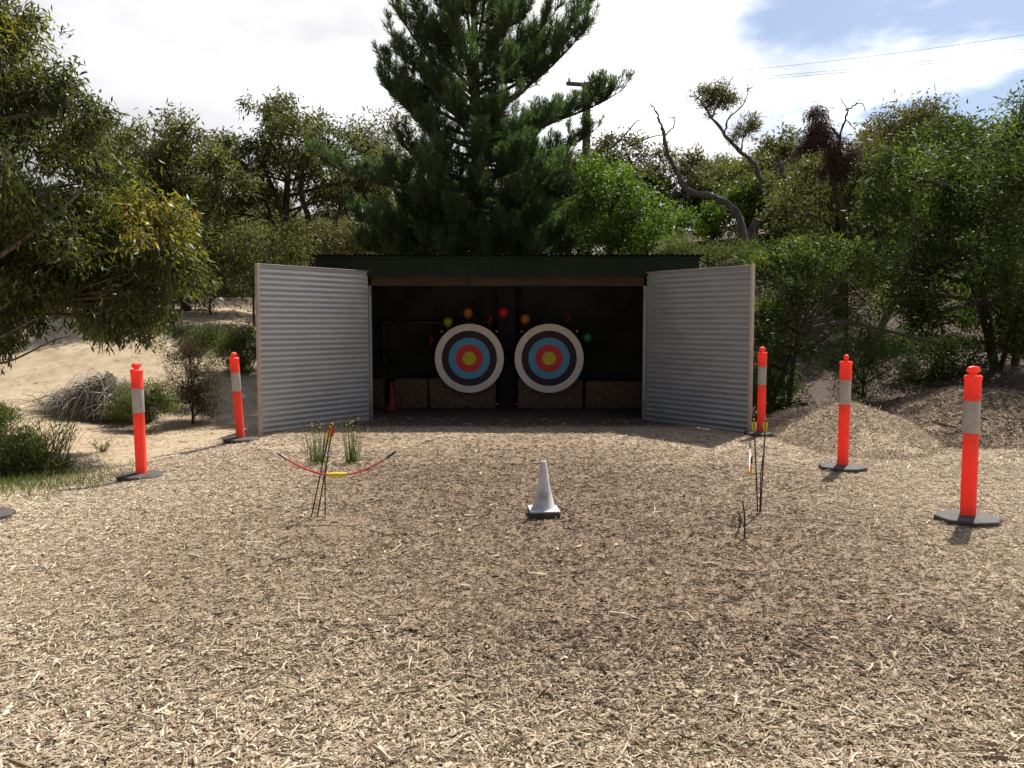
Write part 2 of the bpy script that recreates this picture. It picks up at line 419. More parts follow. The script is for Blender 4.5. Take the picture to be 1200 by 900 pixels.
# ------------------------------------------------------------------ wood chips
M_CHIP = leafmat('wood_chip', [(0.0, (0.06, 0.040, 0.027)), (0.15, (0.175, 0.122, 0.077)), (0.38, (0.36, 0.272, 0.178)), (0.62, (0.52, 0.425, 0.30)), (0.85, (0.66, 0.57, 0.43)), (1.0, (0.79, 0.74, 0.65))], rough=0.8, trans=0.0, spec=0.2)
def chips(x, y, zfun, size, tilt=0.22, two=False):
    n = len(x)
    Lc = np.clip(RNG.lognormal(math.log(0.027), 0.55, n), 0.010, 0.15) * size
    Wc = np.clip(RNG.lognormal(math.log(0.0074), 0.42, n), 0.004, 0.022) * np.sqrt(size)
    th = RNG.uniform(0, 2 * PI, n); el = RNG.normal(0, tilt * 0.75, n)
    D = np.stack([np.cos(th) * np.cos(el), np.sin(th) * np.cos(el), np.sin(el)], 1)
    roll = RNG.normal(0, 0.32, n)
    s0 = np.stack([-np.sin(th), np.cos(th), np.zeros(n)], 1); u0 = np.cross(D, s0)
    s = s0 * np.cos(roll)[:, None] + u0 * np.sin(roll)[:, None]; u = np.cross(D, s); u *= np.sign(u[:, 2:3] + 1e-9)
    Pc = np.stack([x, y, zfun(x, y) + 0.003 + np.abs(np.sin(el)) * Lc * 0.4 + RNG.uniform(0, 0.006, n)], 1)
    hl = (Lc / 2)[:, None]; hw = (Wc / 2)[:, None]; t = hw * RNG.uniform(0.3, 0.9, (n, 1)); bend = RNG.normal(0, 0.12, (n, 1)) * hl
    a = Pc - D * hl; b = Pc + D * hl; m = Pc + s * bend + u * np.abs(RNG.normal(0, 0.10, (n, 1))) * hl
    ta = RNG.uniform(0.05, 1, (n, 1)); tb = RNG.uniform(0.05, 0.9, (n, 1)); sk = RNG.normal(0, 0.5, (n, 1)) * hw
    if not two:
        q1 = np.stack([a - s * hw * ta - D * sk, b - s * hw * tb, b + u * t, a + u * t], 1)
        q2 = np.stack([a + u * t, b + u * t, b + s * hw * tb + D * sk, a + s * hw * ta], 1)
        return [q1, q2]
    out = []
    for (p, q, wp, wq) in ((a, m, ta, 1.0), (m, b, 1.0, tb)):
        out.append(np.stack([p - s * hw * wp, q - s * hw * wq, q + u * t, p + u * t], 1))
        out.append(np.stack([p + u * t, q + u * t, q + s * hw * wq, p + s * hw * wp], 1))
    return out
def chip_tint(n, x, y):
    t = RNG.beta(1.7, 1.6, n)
    wear = 0.5 + 0.5 * wob(x * 1.0, y * 1.0, 1.4)
    centre = np.exp(-((x - 0.4) / 2.2) ** 2) * sstep(2.5, 4.5, y) * sstep(13, 8, y)
    return np.clip(t * 0.86 + 0.12 - 0.20 * wear - 0.36 * centre * (0.5 + 0.9 * wear) + 0.14 * sstep(1.8, 4, np.abs(x)), 0, 1)
def scatter(y0, y1, dens, size):
    xh = y1 * 0.66 + 3.0
    n = int(dens * (y1 - y0) * 2 * xh)
    y = RNG.uniform(y0, y1, n); x = RNG.uniform(-xh, xh, n)
    k = np.abs(x) < y * 0.66 + 2.8; x, y = x[k], y[k]
    sa, li = zones(x, y)
    worn = 0.5 + 0.5 * wob(x, y, 1.4); centre = np.exp(-((x - 0.4) / 2.2) ** 2) * sstep(3.0, 4.5, y)
    bare = np.exp(-(((x + 1.35) / 0.5) ** 2 + ((y - 6.2) / 0.35) ** 2))
    pr = (1 - sa * 0.93) * (1 - 0.75 * centre * worn) * (1 - 0.9 * sstep(11.8, 12.4, y) * sstep(2.7, 2.3, np.abs(x))) * (1 - 0.85 * bare) * (1 - 0.3 * li)  # chips also thinned over the shed floor's painted shade
    k = RNG.uniform(0, 1, len(x)) < pr
    x, y = x[k], y[k]
    return x, y, chips(x, y, hgt, size, two=y0 < 4)
Q = []; T = []
for (y0, y1, dens, size) in ((1.6, 4.2, 5200, 1.0), (4.2, 7.0, 3600, 1.0), (7.0, 10.0, 2200, 1.15), (10.0, 13.2, 1300, 1.3)):
    x, y, qs = scatter(y0, y1, dens, size)
    t = chip_tint(len(x), x, y)
    Q += qs; T += [t] * len(qs)
# short fines everywhere, also on the worn track
for (y0, y1, dens) in ((2.2, 5.0, 3200), (5.0, 9.0, 2600)):
    xh = y1 * 0.62 + 0.8; n = int(dens * (y1 - y0) * 2 * xh); y = RNG.uniform(y0, y1, n); x = RNG.uniform(-xh, xh, n)
    sa, li = zones(x, y); k = (np.abs(x) < y * 0.64 + 0.6) & (RNG.uniform(0, 1, n) > sa * 0.95); x, y = x[k], y[k]
    qs = chips(x, y, hgt, 0.52); t = np.clip(chip_tint(len(x), x, y) + 0.06, 0.08, 1)
    Q += qs; T += [t] * len(qs)
# bigger splinters and bark strips lying on top
n = 600; y = RNG.uniform(2.2, 10.5, n); x = RNG.uniform(-1, 1, n) * (y * 0.62 + 1.0)
sa, li = zones(x, y); k = sa < 0.5; x, y = x[k], y[k]
qs = chips(x, y, lambda a, b: hgt(a, b) + 0.006, 2.3, 0.08, two=True)
t = np.where(RNG.uniform(0, 1, len(x)) < 0.62, RNG.uniform(0.5, 0.92, len(x)), RNG.uniform(0.05, 0.3, len(x)))
Q += qs; T += [t] * len(qs)
n = 26000; x = RNG.uniform(-13, -2.6, n); y = RNG.uniform(6.5, 21, n); sa, li = zones(x, y)
k = (sa > 0.5) & (RNG.uniform(0, 1, n) < np.clip(0.25 + 0.9 * wob(x, y, 1.9), 0.06, 1)); x, y = x[k], y[k]
qs = chips(x, y, hgt, 1.5, 0.15); t = np.clip(RNG.normal(0.22, 0.13, len(x)), 0.02, 0.6); Q += qs; T += [t] * len(qs)
o = quads('wood_chips', np.concatenate(Q), M_CHIP, np.concatenate(T)); tag(o, kind='stuff')
for (po, cx, cy, rx, ry, hf) in piles:
    n = 30000 if cx < 5 else 60000; x = RNG.uniform(cx - rx * 1.1, cx + rx * 1.1, n); y = RNG.uniform(cy - ry * 1.1, cy + ry * 1.1, n)
    h_, R_ = hf(x, y); k = R_ < 1.05; x, y = x[k], y[k]
    qs = chips(x, y, lambda a, b: hgt(a, b) + hf(a, b)[0], 1.35, 0.4)
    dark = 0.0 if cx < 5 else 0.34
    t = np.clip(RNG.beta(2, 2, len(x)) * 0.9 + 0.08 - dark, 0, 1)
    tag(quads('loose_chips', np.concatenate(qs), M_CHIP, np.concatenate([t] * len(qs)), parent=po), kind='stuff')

M_STICK = pbr('dry_stick', (0.20, 0.155, 0.115), rough=0.9, var=0.3)
for i, (sx_, sy_, a, ln) in enumerate(((5.35, 10.75, 2.2, 0.55), (5.6, 10.5, 0.5, 0.45), (6.3, 10.6, 2.8, 0.6), (5.1, 10.9, 1.0, 0.4), (6.7, 10.4, 0.2, 0.5), (5.9, 10.9, 1.7, 0.5))):
    po, hf = piles[1][0], piles[1][5]; pts = []
    for q in np.linspace(-0.5, 0.5, 6):
        x = sx_ + math.cos(a) * ln * q + 0.03 * math.sin(q * 7 + i); y = sy_ + math.sin(a) * ln * q
        pts.append((x, y, hz(x, y) + float(hf(np.array(x), np.array(y))[0]) + 0.015 + 0.03 * (q + 0.5)))
    mb = MB(); mb.tube(pts, lerp_r(0.011, 0.005, 6), 6); mb.build('stick', M_STICK, po, smooth=True)

# ------------------------------------------------------------------ shed
M_ZINC = pbr('weathered_zinc_sheet', (0.36, 0.355, 0.345), rough=0.40, metal=0.35, var=0.10, vscale=2.2, stretch=(1, 1, 0.4))
def door_material():
    m, nt, out = newmat('weathered_door_sheet'); L = nt.links
    p = nt.nodes.new('ShaderNodeBsdfPrincipled'); p.inputs['Metallic'].default_value = 0.4
    tc = nt.nodes.new('ShaderNodeTexCoord'); sp = nt.nodes.new('ShaderNodeSeparateXYZ'); L.new(tc.outputs['Object'], sp.inputs[0])
    def nz(sc, st, det=7):
        mp = nt.nodes.new('ShaderNodeMapping'); mp.inputs['Scale'].default_value = st; L.new(tc.outputs['Object'], mp.inputs[0])
        n = nt.nodes.new('ShaderNodeTexNoise'); n.inputs['Scale'].default_value = sc; n.inputs['Detail'].default_value = det; L.new(mp.outputs[0], n.inputs[0]); return n.outputs['Fac']
    a = nz(2.0, (1, 1, 2.5)); r = ramp(nt, [(0.3, (0.345, 0.36, 0.37)), (0.5, (0.375, 0.39, 0.40)), (0.7, (0.40, 0.415, 0.425))]); L.new(a, r.inputs[0])
    # dust and rain streaks running down, mud splash along the bottom edge
    b = nz(3.0, (6, 6, 0.35)); rb = ramp(nt, [(0.58, (0, 0, 0)), (0.75, (0.25,) * 3)]); L.new(b, rb.inputs[0])
    c = nz(14, (1, 1, 1)); ad = nt.nodes.new('ShaderNodeMath'); ad.operation = 'MULTIPLY_ADD'; ad.inputs[1].default_value = 0.5; L.new(c, ad.inputs[0]); L.new(sp.outputs[2], ad.inputs[2])
    mr = nt.nodes.new('ShaderNodeMapRange'); mr.inputs['From Min'].default_value = 0.42; mr.inputs['From Max'].default_value = 0.24; mr.inputs['To Max'].default_value = 0.4; L.new(ad.outputs[0], mr.inputs['Value'])
    def mix(f, A, col):
        q = nt.nodes.new('ShaderNodeMix'); q.data_type = 'RGBA'; L.new(f, q.inputs['Factor']); L.new(A, q.inputs[6]); q.inputs[7].default_value = (*col, 1); return q.outputs[2]
    col = mix(mr.outputs[0], mix(rb.outputs[0], r.outputs[0], (0.30, 0.27, 0.235)), (0.27, 0.205, 0.14))
    L.new(col, p.inputs['Base Color'])
    rr_ = ramp(nt, [(0.3, (0.40,) * 3), (0.7, (0.48,) * 3)]); L.new(a, rr_.inputs[0]); L.new(rr_.outputs[0], p.inputs['Roughness'])
    L.new(p.outputs[0], out.inputs[0]); return m
M_DOOR = door_material()
M_BEIGE = pbr('beige_steel', (0.46, 0.41, 0.35), rough=0.5, var=0.12)
M_GREEN = pbr('dark_green_sheet', (0.012, 0.021, 0.013), spec=0.2, rough=0.8, var=0.2, vscale=3)
M_BEAM = pbr('stained_timber', (0.038, 0.017, 0.007), rough=0.7, var=0.35, vscale=5, stretch=(0.5, 4, 4), bump=0.3)
M_DARKW = pbr('dark_painted_sheet', (0.02, 0.022, 0.023), rough=0.7, var=0.25)
M_STEEL = pbr('grey_steel', (0.30, 0.30, 0.31), rough=0.4, metal=0.7, var=0.1)
YD = 13.1
gz = 0.0
shed = thing('shed', 'open corrugated iron target shed with two swung-out grey doors', 'shed', (-0.08, YD, gz))
def corr(p0, p1, z0, z1, pitch, amp, horizontal, nrm):
    """corrugated sheet between two ground points; horizontal ridges or vertical ribs; nrm = outward 2D normal"""
    p0 = np.array(p0[:2]); p1 = np.array(p1[:2]); nr = np.array(nrm) / np.linalg.norm(nrm)
    mb = MB(); v = []; f = []
    if horizontal:
        k = int((z1 - z0) / pitch * 10)
        for i in range(k + 1):
            z = z0 + (z1 - z0) * i / k; o_ = amp * math.sin(2 * PI * (z - z0) / pitch)
            for p in (p0, p1): v.append((*(p + nr * o_), z))
        for i in range(k): f.append((2 * i, 2 * i + 1, 2 * i + 3, 2 * i + 2))
    else:
        ln = np.linalg.norm(p1 - p0); k = int(ln / pitch * 8)
        for i in range(k + 1):
            q = p0 + (p1 - p0) * i / k + nr * amp * math.sin(2 * PI * ln * i / k / pitch)
            for z in (z0, z1): v.append((*q, z))
        for i in range(k): f.append((2 * i, 2 * i + 2, 2 * i + 3, 2 * i + 1))
    mb.add(np.array(v) - np.array(shed.location), f); return mb
WX0, WX1, BY = -3.0, 2.85, 15.75
ZF0, ZF1 = 2.20, 2.50
corr((WX0, BY), (WX1, BY), 0, 2.35, 0.076, 0.008, False, (0, -1)).build('back_wall', M_DARKW, shed, smooth=True)
for xw in (WX0, WX1):
    corr((xw, YD), (xw, BY), 0, 2.4, 0.076, 0.008, False, (-1 if xw < 0 else 1, 0)).build('side_wall', M_GREEN, shed, smooth=True)
for (a, b) in ((WX0, -2.26), (2.10, WX1)):
    corr((a, YD), (b, YD), 0, 2.2, 0.076, 0.008, False, (0, -1)).build('front_panel', M_GREEN, shed, smooth=True)
# roof: corrugated, falling to the back, ribs run front to back
mb = MB(); v = []; f = []; k = int((WX1 - WX0 + 0.1) / 0.076 * 8); yf, yb = YD - 0.14, BY + 0.15
for i in range(k + 1):
    x = WX0 - 0.05 + (WX1 - WX0 + 0.1) * i / k; o_ = 0.010 * math.sin(2 * PI * (x - WX0) / 0.076)
    for (yy, zz_) in ((yf, ZF1 + 0.02), (yb, ZF1 - 0.14)):
        v.append((x, yy, zz_ + o_)); v.append((x, yy, zz_ + o_ + 0.006))
for i in range(k):
    a = 4 * i; b = 4 * i + 4
    f += [(a + 1, a + 3, b + 3, b + 1), (a, b, b + 2, a + 2), (a, a + 1, b + 1, b)]
mb.add(np.array(v) - np.array(shed.location), f); mb.build('roof', M_GREEN, shed, smooth=True)
# fascia: shallow dark green box-sheet
corr((WX0 + 0.02, YD - 0.07), (WX1 - 0.02, YD - 0.07), ZF0, ZF1, 0.19, 0.006, False, (0, -1)).build('fascia', M_GREEN, shed)
def sbox(name, c, s, mat, parent=shed, bevel=0.004, rz=0):
    mb = MB(); mb.box(np.array(c) - np.array(shed.location), s, rz); return mb.build(name, mat, parent, bevel=bevel)
sbox('beam', (-1.72, YD + 0.06, 2.142), (2.06, 0.09, 0.16), M_BEAM)
sbox('beam', (0.72, YD + 0.06, 2.135), (2.80, 0.09, 0.15), M_BEAM)
sbox('post', (-2.20, YD + 0.06, 1.1), (0.09, 0.09, 2.2), M_STEEL)
sbox('post', (2.06, YD + 0.06, 1.1), (0.09, 0.09, 2.2), M_STEEL)
sbox('centre_post', (-0.09, 15.2, 1.2), (0.30, 0.08, 2.4), pbr('navy_painted_timber', (0.010, 0.011, 0.022), 0.8))
# doors: hinge and outer edge from the photograph, ~2.05 m wide leaves
def door(hinge, outer, z0, z1, sgn):
    h = np.array(hinge); o_ = np.array(outer); d = (o_ - h) / np.linalg.norm(o_ - h)
    nr = np.array((-d[1], d[0])) * sgn
    dd = corr(h, o_, z0, z1, 0.0745, 0.0046 if sgn > 0 else 0.0125, True, nr).build('door', M_DOOR, shed, smooth=True)
    ang = math.atan2(d[1], d[0]); mid = (h + o_) / 2; ln = np.linalg.norm(o_ - h)
    bk = -nr * 0.035
    e = o_ + d * 0.022
    sbox('edge_frame', (e[0], e[1], (z0 + z1) / 2 - 0.01), (0.04, 0.055, z1 - z0 + 0.05), M_BEIGE, dd, rz=ang)
    e = h + d * 0.03 + bk
    sbox('hinge_frame', (e[0], e[1], (z0 + z1) / 2), (0.04, 0.04, z1 - z0), M_BEIGE, dd, rz=ang)
    for zq in (z0 + 0.05, (z0 + z1) / 2, z1 - 0.06):
        sbox('rail', (mid[0] + bk[0], mid[1] + bk[1], zq), (ln - 0.08, 0.035, 0.04), M_BEIGE, dd, rz=ang)
    t = mid
    sbox('top_cap', (t[0], t[1], z1 + 0.008), (ln, 0.045, 0.012), M_ZINC, dd, rz=ang)
    for zq in (z0 + 0.25, z1 - 0.3):
        mb = MB(); q = np.array((h[0], h[1], zq)) - np.array(shed.location); mb.tube([q - np.array((0, 0, .06)), q + np.array((0, 0, .06))], 0.013); mb.build('hinge', M_STEEL, dd)
    e = o_ - d * 0.05 + bk
    mb = MB(); q = np.array((e[0], e[1], 0)) - np.array(shed.location)
    mb.tube([q + np.array((0, 0, z0 - 0.09)), q + np.array((0, 0, z0 + 0.5))], 0.009); mb.build('drop_bolt', M_STEEL, dd)
    return dd
door((-2.19, YD - 0.06), (-3.38, 11.45), 0.0, 2.27, 1)
door((2.05, YD - 0.06), (3.19, 11.45), 0.0, 2.25, -1)

# backstop net
M_NET = pbr('black_shade_cloth', (0.030, 0.033, 0.033), rough=0.9, var=0.4, vscale=2.5, bump=0.4, bscale=120)
mb = MB(); v = []; f = []; nxn, nzn = 70, 24
for j in range(nzn + 1):
    for i in range(nxn + 1):
        x = -2.75 + 5.4 * i / nxn; z = 0.42 + 1.86 * j / nzn
        y_ = 15.52 + 0.035 * math.sin(i * 0.55) * (1 - j / nzn * 0.7) + 0.02 * math.sin(i * 1.3 + j * 0.2)
        v.append((x, y_, z + (0.03 * math.sin(i * 0.35) if j == 0 else 0)))
for j in range(nzn):
    for i in range(nxn):
        a = j * (nxn + 1) + i; f.append((a, a + 1, a + nxn + 2, a + nxn + 1))
mb.add(v, f); net = mb.build('backstop_net', M_NET, smooth=True); tag(net, 'black backstop cloth hanging across the back of the shed', 'net')
s_ = net.modifiers.new('thick', 'SOLIDIFY'); s_.thickness = 0.004

mb = MB(); mb.box((-1.35, 15.36, 1.50), (2.0, 0.03, 0.045)); mb.box((-2.3, 15.36, 0.75), (0.05, 0.03, 1.5)); mb.box((-0.4, 15.36, 0.75), (0.05, 0.03, 1.5))
tag(mb.build('rail_frame', pbr('old_grey_timber', (0.045, 0.04, 0.036), 0.8, var=0.4), bevel=0.004), 'thin weathered timber rail behind the yellow balloon and left target', 'rail')

# straw bales
M_STRAW = pbr('old_straw', (0.17, 0.115, 0.08), rough=0.95, var=0.45, vscale=30, bump=0.9, bscale=70, stretch=(0.35, 3, 3))
M_TWINE = pbr('twine', (0.10, 0.055, 0.04), rough=0.9)
def bale(x0, x1, zt, label, dy=0.0):
    t = thing('straw_bale', label, 'bale', ((x0 + x1) / 2, 15.06 + dy, 0.0), 'bales along the back of the shed')
    sx, sy, sz = x1 - x0, 0.38, zt
    n = 14; mb = MB()
    # rough box: subdivided faces with jitter
    import bmesh
    bm = bmesh.new(); bmesh.ops.create_cube(bm, size=1.0)
    bmesh.ops.subdivide_edges(bm, edges=bm.edges[:], cuts=9, use_grid_fill=True)
    for q in bm.verts:
        p = Vector((q.co.x * sx, q.co.y * sy, (q.co.z + 0.5) * sz))
        ed = sum(1 for c in q.co if abs(abs(c) - 0.5) < 1e-4)
        k = 0.010 if ed == 1 else 0.018
        c = Vector((0, 0, sz / 2)); p += Vector((random.uniform(-k, k), random.uniform(-k, k), random.uniform(-k, k))) - (p - c) * (0.03 if ed >= 2 else 0)
        p.z = max(p.z, -0.02); q.co = p
    m_ = bpy.data.meshes.new('straw'); bm.to_mesh(m_); bm.free(); m_.materials.append(M_STRAW)
    o = bpy.data.objects.new('straw', m_); C.objects.link(o); o.parent = t
    for k in (-0.25, 0.25):
        mb = MB(); x = k * sx; hy = sy / 2 + 0.012
        mb.tube([(x, -hy, 0.01), (x, -hy, sz + 0.008), (x, hy, sz + 0.008), (x, hy, 0.01)], 0.005, 5); mb.build('twine', M_TWINE, t)
    return t
def bx(px): return at(px, 446, 14.95).x
bale(-2.72, bx(449), 0.50, 'narrow brown bale at the left end of the shed behind the hinge', 0.0)
bale(bx(462), bx(501), 0.51, 'brown straw bale just right of the small red cone')
bale(bx(503), bx(581), 0.52, 'wide brown straw bale under the left target')
bale(bx(607), bx(683), 0.51, 'wide brown straw bale under the right target')
bale(bx(686), bx(775), 0.47, 'low brown straw bale at the right end of the shed')

# targets
def ringmat(name, c):
    m = pbr(name, c, rough=0.75, var=0.06, vscale=9); nt = m.node_tree; L = nt.links
    p = [n for n in nt.nodes if n.type == 'BSDF_PRINCIPLED'][0]; src = p.inputs['Base Color'].links[0].from_socket
    tc = [n for n in nt.nodes if n.type == 'TEX_COORD'][0]
    v = nt.nodes.new('ShaderNodeTexVoronoi'); v.voronoi_dimensions = '2D'; v.inputs['Scale'].default_value = 11
    sp = nt.nodes.new('ShaderNodeSeparateXYZ'); cb = nt.nodes.new('ShaderNodeCombineXYZ'); L.new(tc.outputs['Object'], sp.inputs[0]); L.new(sp.outputs[0], cb.inputs[0]); L.new(sp.outputs[2], cb.inputs[1])
    L.new(cb.outputs[0], v.inputs['Vector'])
    lt = nt.nodes.new('ShaderNodeMath'); lt.operation = 'LESS_THAN'; lt.inputs[1].default_value = 0.055; L.new(v.outputs['Distance'], lt.inputs[0])
    q = nt.nodes.new('ShaderNodeMix'); q.data_type = 'RGBA'; L.new(lt.outputs[0], q.inputs['Factor']); L.new(src, q.inputs[6]); q.inputs[7].default_value = (0.05, 0.04, 0.035, 1)
    L.new(q.outputs[2], p.inputs['Base Color']); return m
TC = {'white': ringmat('paper_white', (0.86, 0.84, 0.83)), 'black': ringmat('paper_black', (0.045, 0.03, 0.045)), 'blue': ringmat('paper_blue', (0.12, 0.42, 0.72)),
      'red': ringmat('paper_red', (0.72, 0.06, 0.075)), 'gold': ringmat('paper_gold', (0.70, 0.62, 0.06))}
M_FOAM = pbr('boss_edge', (0.10, 0.075, 0.06), rough=0.9, var=0.3)
def annulus(r0, r1, y, seg=72):
    mb = MB(); v = []; f = []
    for k in range(seg):
        a = 2 * PI * k / seg; c, s = math.cos(a), math.sin(a); v += [(r0 * c, y, r0 * s), (r1 * c, y, r1 * s)]
    for k in range(seg):
        a = 2 * k; b = 2 * ((k + 1) % seg); f.append((a, a + 1, b + 1, b))
    mb.add(v, f); return mb
def target(px, py, label):
    p = at(px, py, 14.72); t = thing('archery_target', label, 'archery target', p, 'round archery targets')
    R = 0.595
    mb = MB(); seg = 72; v = []; f = []
    for (r, y) in ((0.001, 0.0), (R, 0.0), (R + 0.004, 0.006), (R + 0.004, 0.114), (R, 0.12), (0.001, 0.12)):
        for k in range(seg):
            a = 2 * PI * k / seg; v.append((r * math.cos(a), y, r * math.sin(a)))
    for i in range(5):
        for k in range(seg):
            k2 = (k + 1) % seg; f.append((i * seg + k, (i + 1) * seg + k, (i + 1) * seg + k2, i * seg + k2))
    mb.add(v, f); mb.build('boss', M_FOAM, t)
    cols = ['white', 'black', 'blue', 'red', 'gold']; rs = [R, 0.478, 0.358, 0.238, 0.118, 0.0]
    for i, c in enumerate(cols):
        annulus(rs[i + 1] if i < 4 else 0.0005, rs[i] - 0.0005, -0.004).build(c + '_ring', TC[c], t)
    for sx in (-1, 1):
        mb = MB(); mb.tube([(sx * 0.46, -0.010, 0.44), (sx * 0.47, -0.012, 0.46), (sx * 0.50, 0.3, 0.60), (sx * 0.52, 0.62, 0.62)], 0.005, 6); mb.build('hanging_cord', M_FOAM, t)
        mb = MB(); mb.lathe([(0.002, -0.015), (0.016, -0.008), (0.016, 0.008), (0.002, 0.015)], 10, (sx * 0.475, -0.016, 0.465)); mb.build('pin', TC['white'], t)
    return t
target(550, 420, 'left ringed archery target, below the yellow and orange balloons')
target(643.5, 420, 'right ringed archery target, beside the green balloon')

# balloons on the net
def balloon(px, py, dpx, col, label, Yb=15.08):
    p = at(px, py, Yb); t = thing('balloon', label, 'balloon', p, 'balloons pinned to the back net')
    r = dpx / 2 * Yb / 1000; prof = []
    for i in range(15):
        a = PI * i / 14; z = -math.cos(a); rad = math.sin(a) * r; prof.append((max(rad, 0.001) * (1 + 0.06 * z), z * r * 1.08))
    m = pbr('rubber_' + label.split()[1], col, rough=0.35, var=0.05)
    mb = MB(); mb.lathe(prof, 22); mb.build('skin', m, t, smooth=True)
    mb = MB(); mb.lathe([(0.003, -0.005), (0.011, -0.018), (0.013, -0.022), (0.002, -0.02)], 8, (0, 0, -r * 1.05)); mb.build('knot', m, t, smooth=True)
balloon(525, 378, 11.5, (0.42, 0.45, 0.05), 'round yellow balloon above the left edge of the left target')
balloon(548.5, 367, 11.5, (0.50, 0.20, 0.03), 'round orange balloon directly above the left target')
balloon(590, 366, 13.5, (0.50, 0.025, 0.03), 'round red balloon above the gap between the targets')
balloon(615.5, 374, 11.5, (0.48, 0.19, 0.03), 'round orange balloon above the left edge of the right target')
balloon(688, 396, 11.5, (0.05, 0.33, 0.2), 'round green balloon to the right of the right target')
def burst(px, py, s, label):
    t0 = at(px, py, 15.1); mb = MB()
    mb.tube([(0, 0, 0.5 * s), (0.1 * s, -0.02, 0.1 * s), (-0.12 * s, -0.01, -0.2 * s), (0.05 * s, 0.0, -0.55 * s)], [0.05 * s, 0.17 * s, 0.12 * s, 0.03 * s], 6)
    mb.tube([(0.06 * s, 0, 0.1 * s), (0.3 * s, -0.01, -0.1 * s)], [0.07 * s, 0.03 * s], 6)
    o = mb.build('burst_balloon', M_BURST, smooth=True); o.location = t0; tag(o, label, 'burst balloon', 'burst balloon scraps on the net')
M_BURST = pbr('torn_red_rubber', (0.42, 0.04, 0.035), rough=0.45)
burst(505.5, 399, 0.17, 'limp red balloon scrap left of the left target')
burst(574, 375, 0.17, 'limp red balloon scrap above the right shoulder of the left target')
burst(665.5, 374, 0.13, 'small orange red balloon scrap above the right target')

# cones
M_CONEW = pbr('dirty_white_plastic', (0.62, 0.61, 0.62), rough=0.5, var=0.10, vscale=8, dirt=(0.36, 0.33, 0.30))
M_RUBBER = pbr('black_rubber', (0.06, 0.052, 0.048), rough=0.75, var=0.3, vscale=12, bump=0.2)
M_REDP = pbr('red_cone_plastic', (0.30, 0.02, 0.024), rough=0.5)
def cone(name, label, px, py, Yc, h, b, mat, matb):
    x = at(px, py, Yc).x; t = thing(name, label, 'cone', (x, Yc, hz(x, Yc)))
    t.rotation_euler = (0, 0, math.radians(4))
    mb = MB(); mb.box((0, 0, 0.022), (b, b, 0.044)); mb.build('base', matb, t, bevel=0.008)
    mb = MB(); mb.box((0, 0, 0.0525), (b * 0.985, b * 0.985, 0.015)); mb.build('base_plate', mat, t, bevel=0.005)
    r0 = b * 0.36
    mb = MB(); mb.lathe([(r0 * 1.18, 0.060), (r0, 0.078), (r0 * 0.55, 0.06 + (h - 0.06) * 0.5), (0.021, h - 0.012), (0.016, h - 0.002), (0.009, h), (0.008, h - 0.02)], 28); mb.build('cone_body', mat, t, smooth=True)
    return t
cone('traffic_cone', 'white plastic cone standing alone on the mulch in front of the shed', 637, 605, 6.54, 0.43, 0.235, M_CONEW, M_RUBBER)
cone('traffic_cone', 'small dark red cone among the bales inside the shed', 459, 484, 14.55, 0.50, 0.19, M_REDP, M_REDP)

# ------------------------------------------------------------------ bollards
def plastic(name, col, tr):
    m, nt, out = newmat(name); L = nt.links
    tc = nt.nodes.new('ShaderNodeTexCoord'); nz = nt.nodes.new('ShaderNodeTexNoise'); nz.inputs['Scale'].default_value = 14; nz.inputs['Detail'].default_value = 6
    L.new(tc.outputs['Object'], nz.inputs['Vector'])
    r = ramp(nt, [(0.25, tuple(c * 0.8 + 0.02 for c in col)), (0.5, col), (1.0, col)]); L.new(nz.outputs['Fac'], r.inputs[0])
    p = nt.nodes.new('ShaderNodeBsdfPrincipled'); p.inputs['Roughness'].default_value = 0.45
    L.new(r.outputs[0], p.inputs['Base Color'])
    t = nt.nodes.new('ShaderNodeBsdfTranslucent'); L.new(r.outputs[0], t.inputs['Color'])
    ms = nt.nodes.new('ShaderNodeMixShader'); ms.inputs[0].default_value = tr
    L.new(p.outputs[0], ms.inputs[1]); L.new(t.outputs[0], ms.inputs[2]); L.new(ms.outputs[0], out.inputs[0]); return m
M_FLUO = plastic('fluorescent_red_plastic', (1.0, 0.115, 0.068), 0.45)
M_REFL = pbr('grey_reflective_sleeve', (0.40, 0.385, 0.37), rough=0.35, var=0.12, vscale=10)
def bollard_proto():
    t = thing('bollard', '-', 'bollard')
    mb = MB(); mb.lathe([(0.232, 0.0), (0.236, 0.006), (0.232, 0.038), (0.222, 0.044), (0.10, 0.053), (0.075, 0.056)], 8); mb.build('base', M_RUBBER, t, bevel=0.004)
    mb = MB(); mb.lathe([(0.058, 0.05), (0.058, 0.06), (0.054, 0.065), (0.054, 0.665)], 28); mb.build('post', M_FLUO, t, smooth=True)
    mb = MB(); mb.lathe([(0.0555, 0.665), (0.0567, 0.67), (0.0567, 0.905), (0.0555, 0.91)], 28); mb.build('reflective_band', M_REFL, t, smooth=True)
    mb = MB(); mb.lathe([(0.0555, 0.905), (0.061, 0.908), (0.061, 0.925), (0.0577, 0.93), (0.0577, 1.062), (0.0625, 1.067), (0.0625, 1.085), (0.054, 1.094), (0.024, 1.097)], 28); mb.build('collar', M_FLUO, t, smooth=True)
    mb = MB()
    mb.lathe([(0.030, 1.094), (0.027, 1.108), (0.042, 1.113), (0.055, 1.122), (0.055, 1.137), (0.046, 1.152), (0.022, 1.160), (0.003, 1.162)], 24, sy=0.42); mb.build('grip_knob', M_FLUO, t, smooth=True)
    return t
def copy_tree(o, parent=None):
    c = o.copy(); C.objects.link(c)
    if parent is not None: c.parent = parent
    for ch in [k for k in bpy.data.objects if k.parent == o]: copy_tree(ch, c)
    return c
proto = bollard_proto()
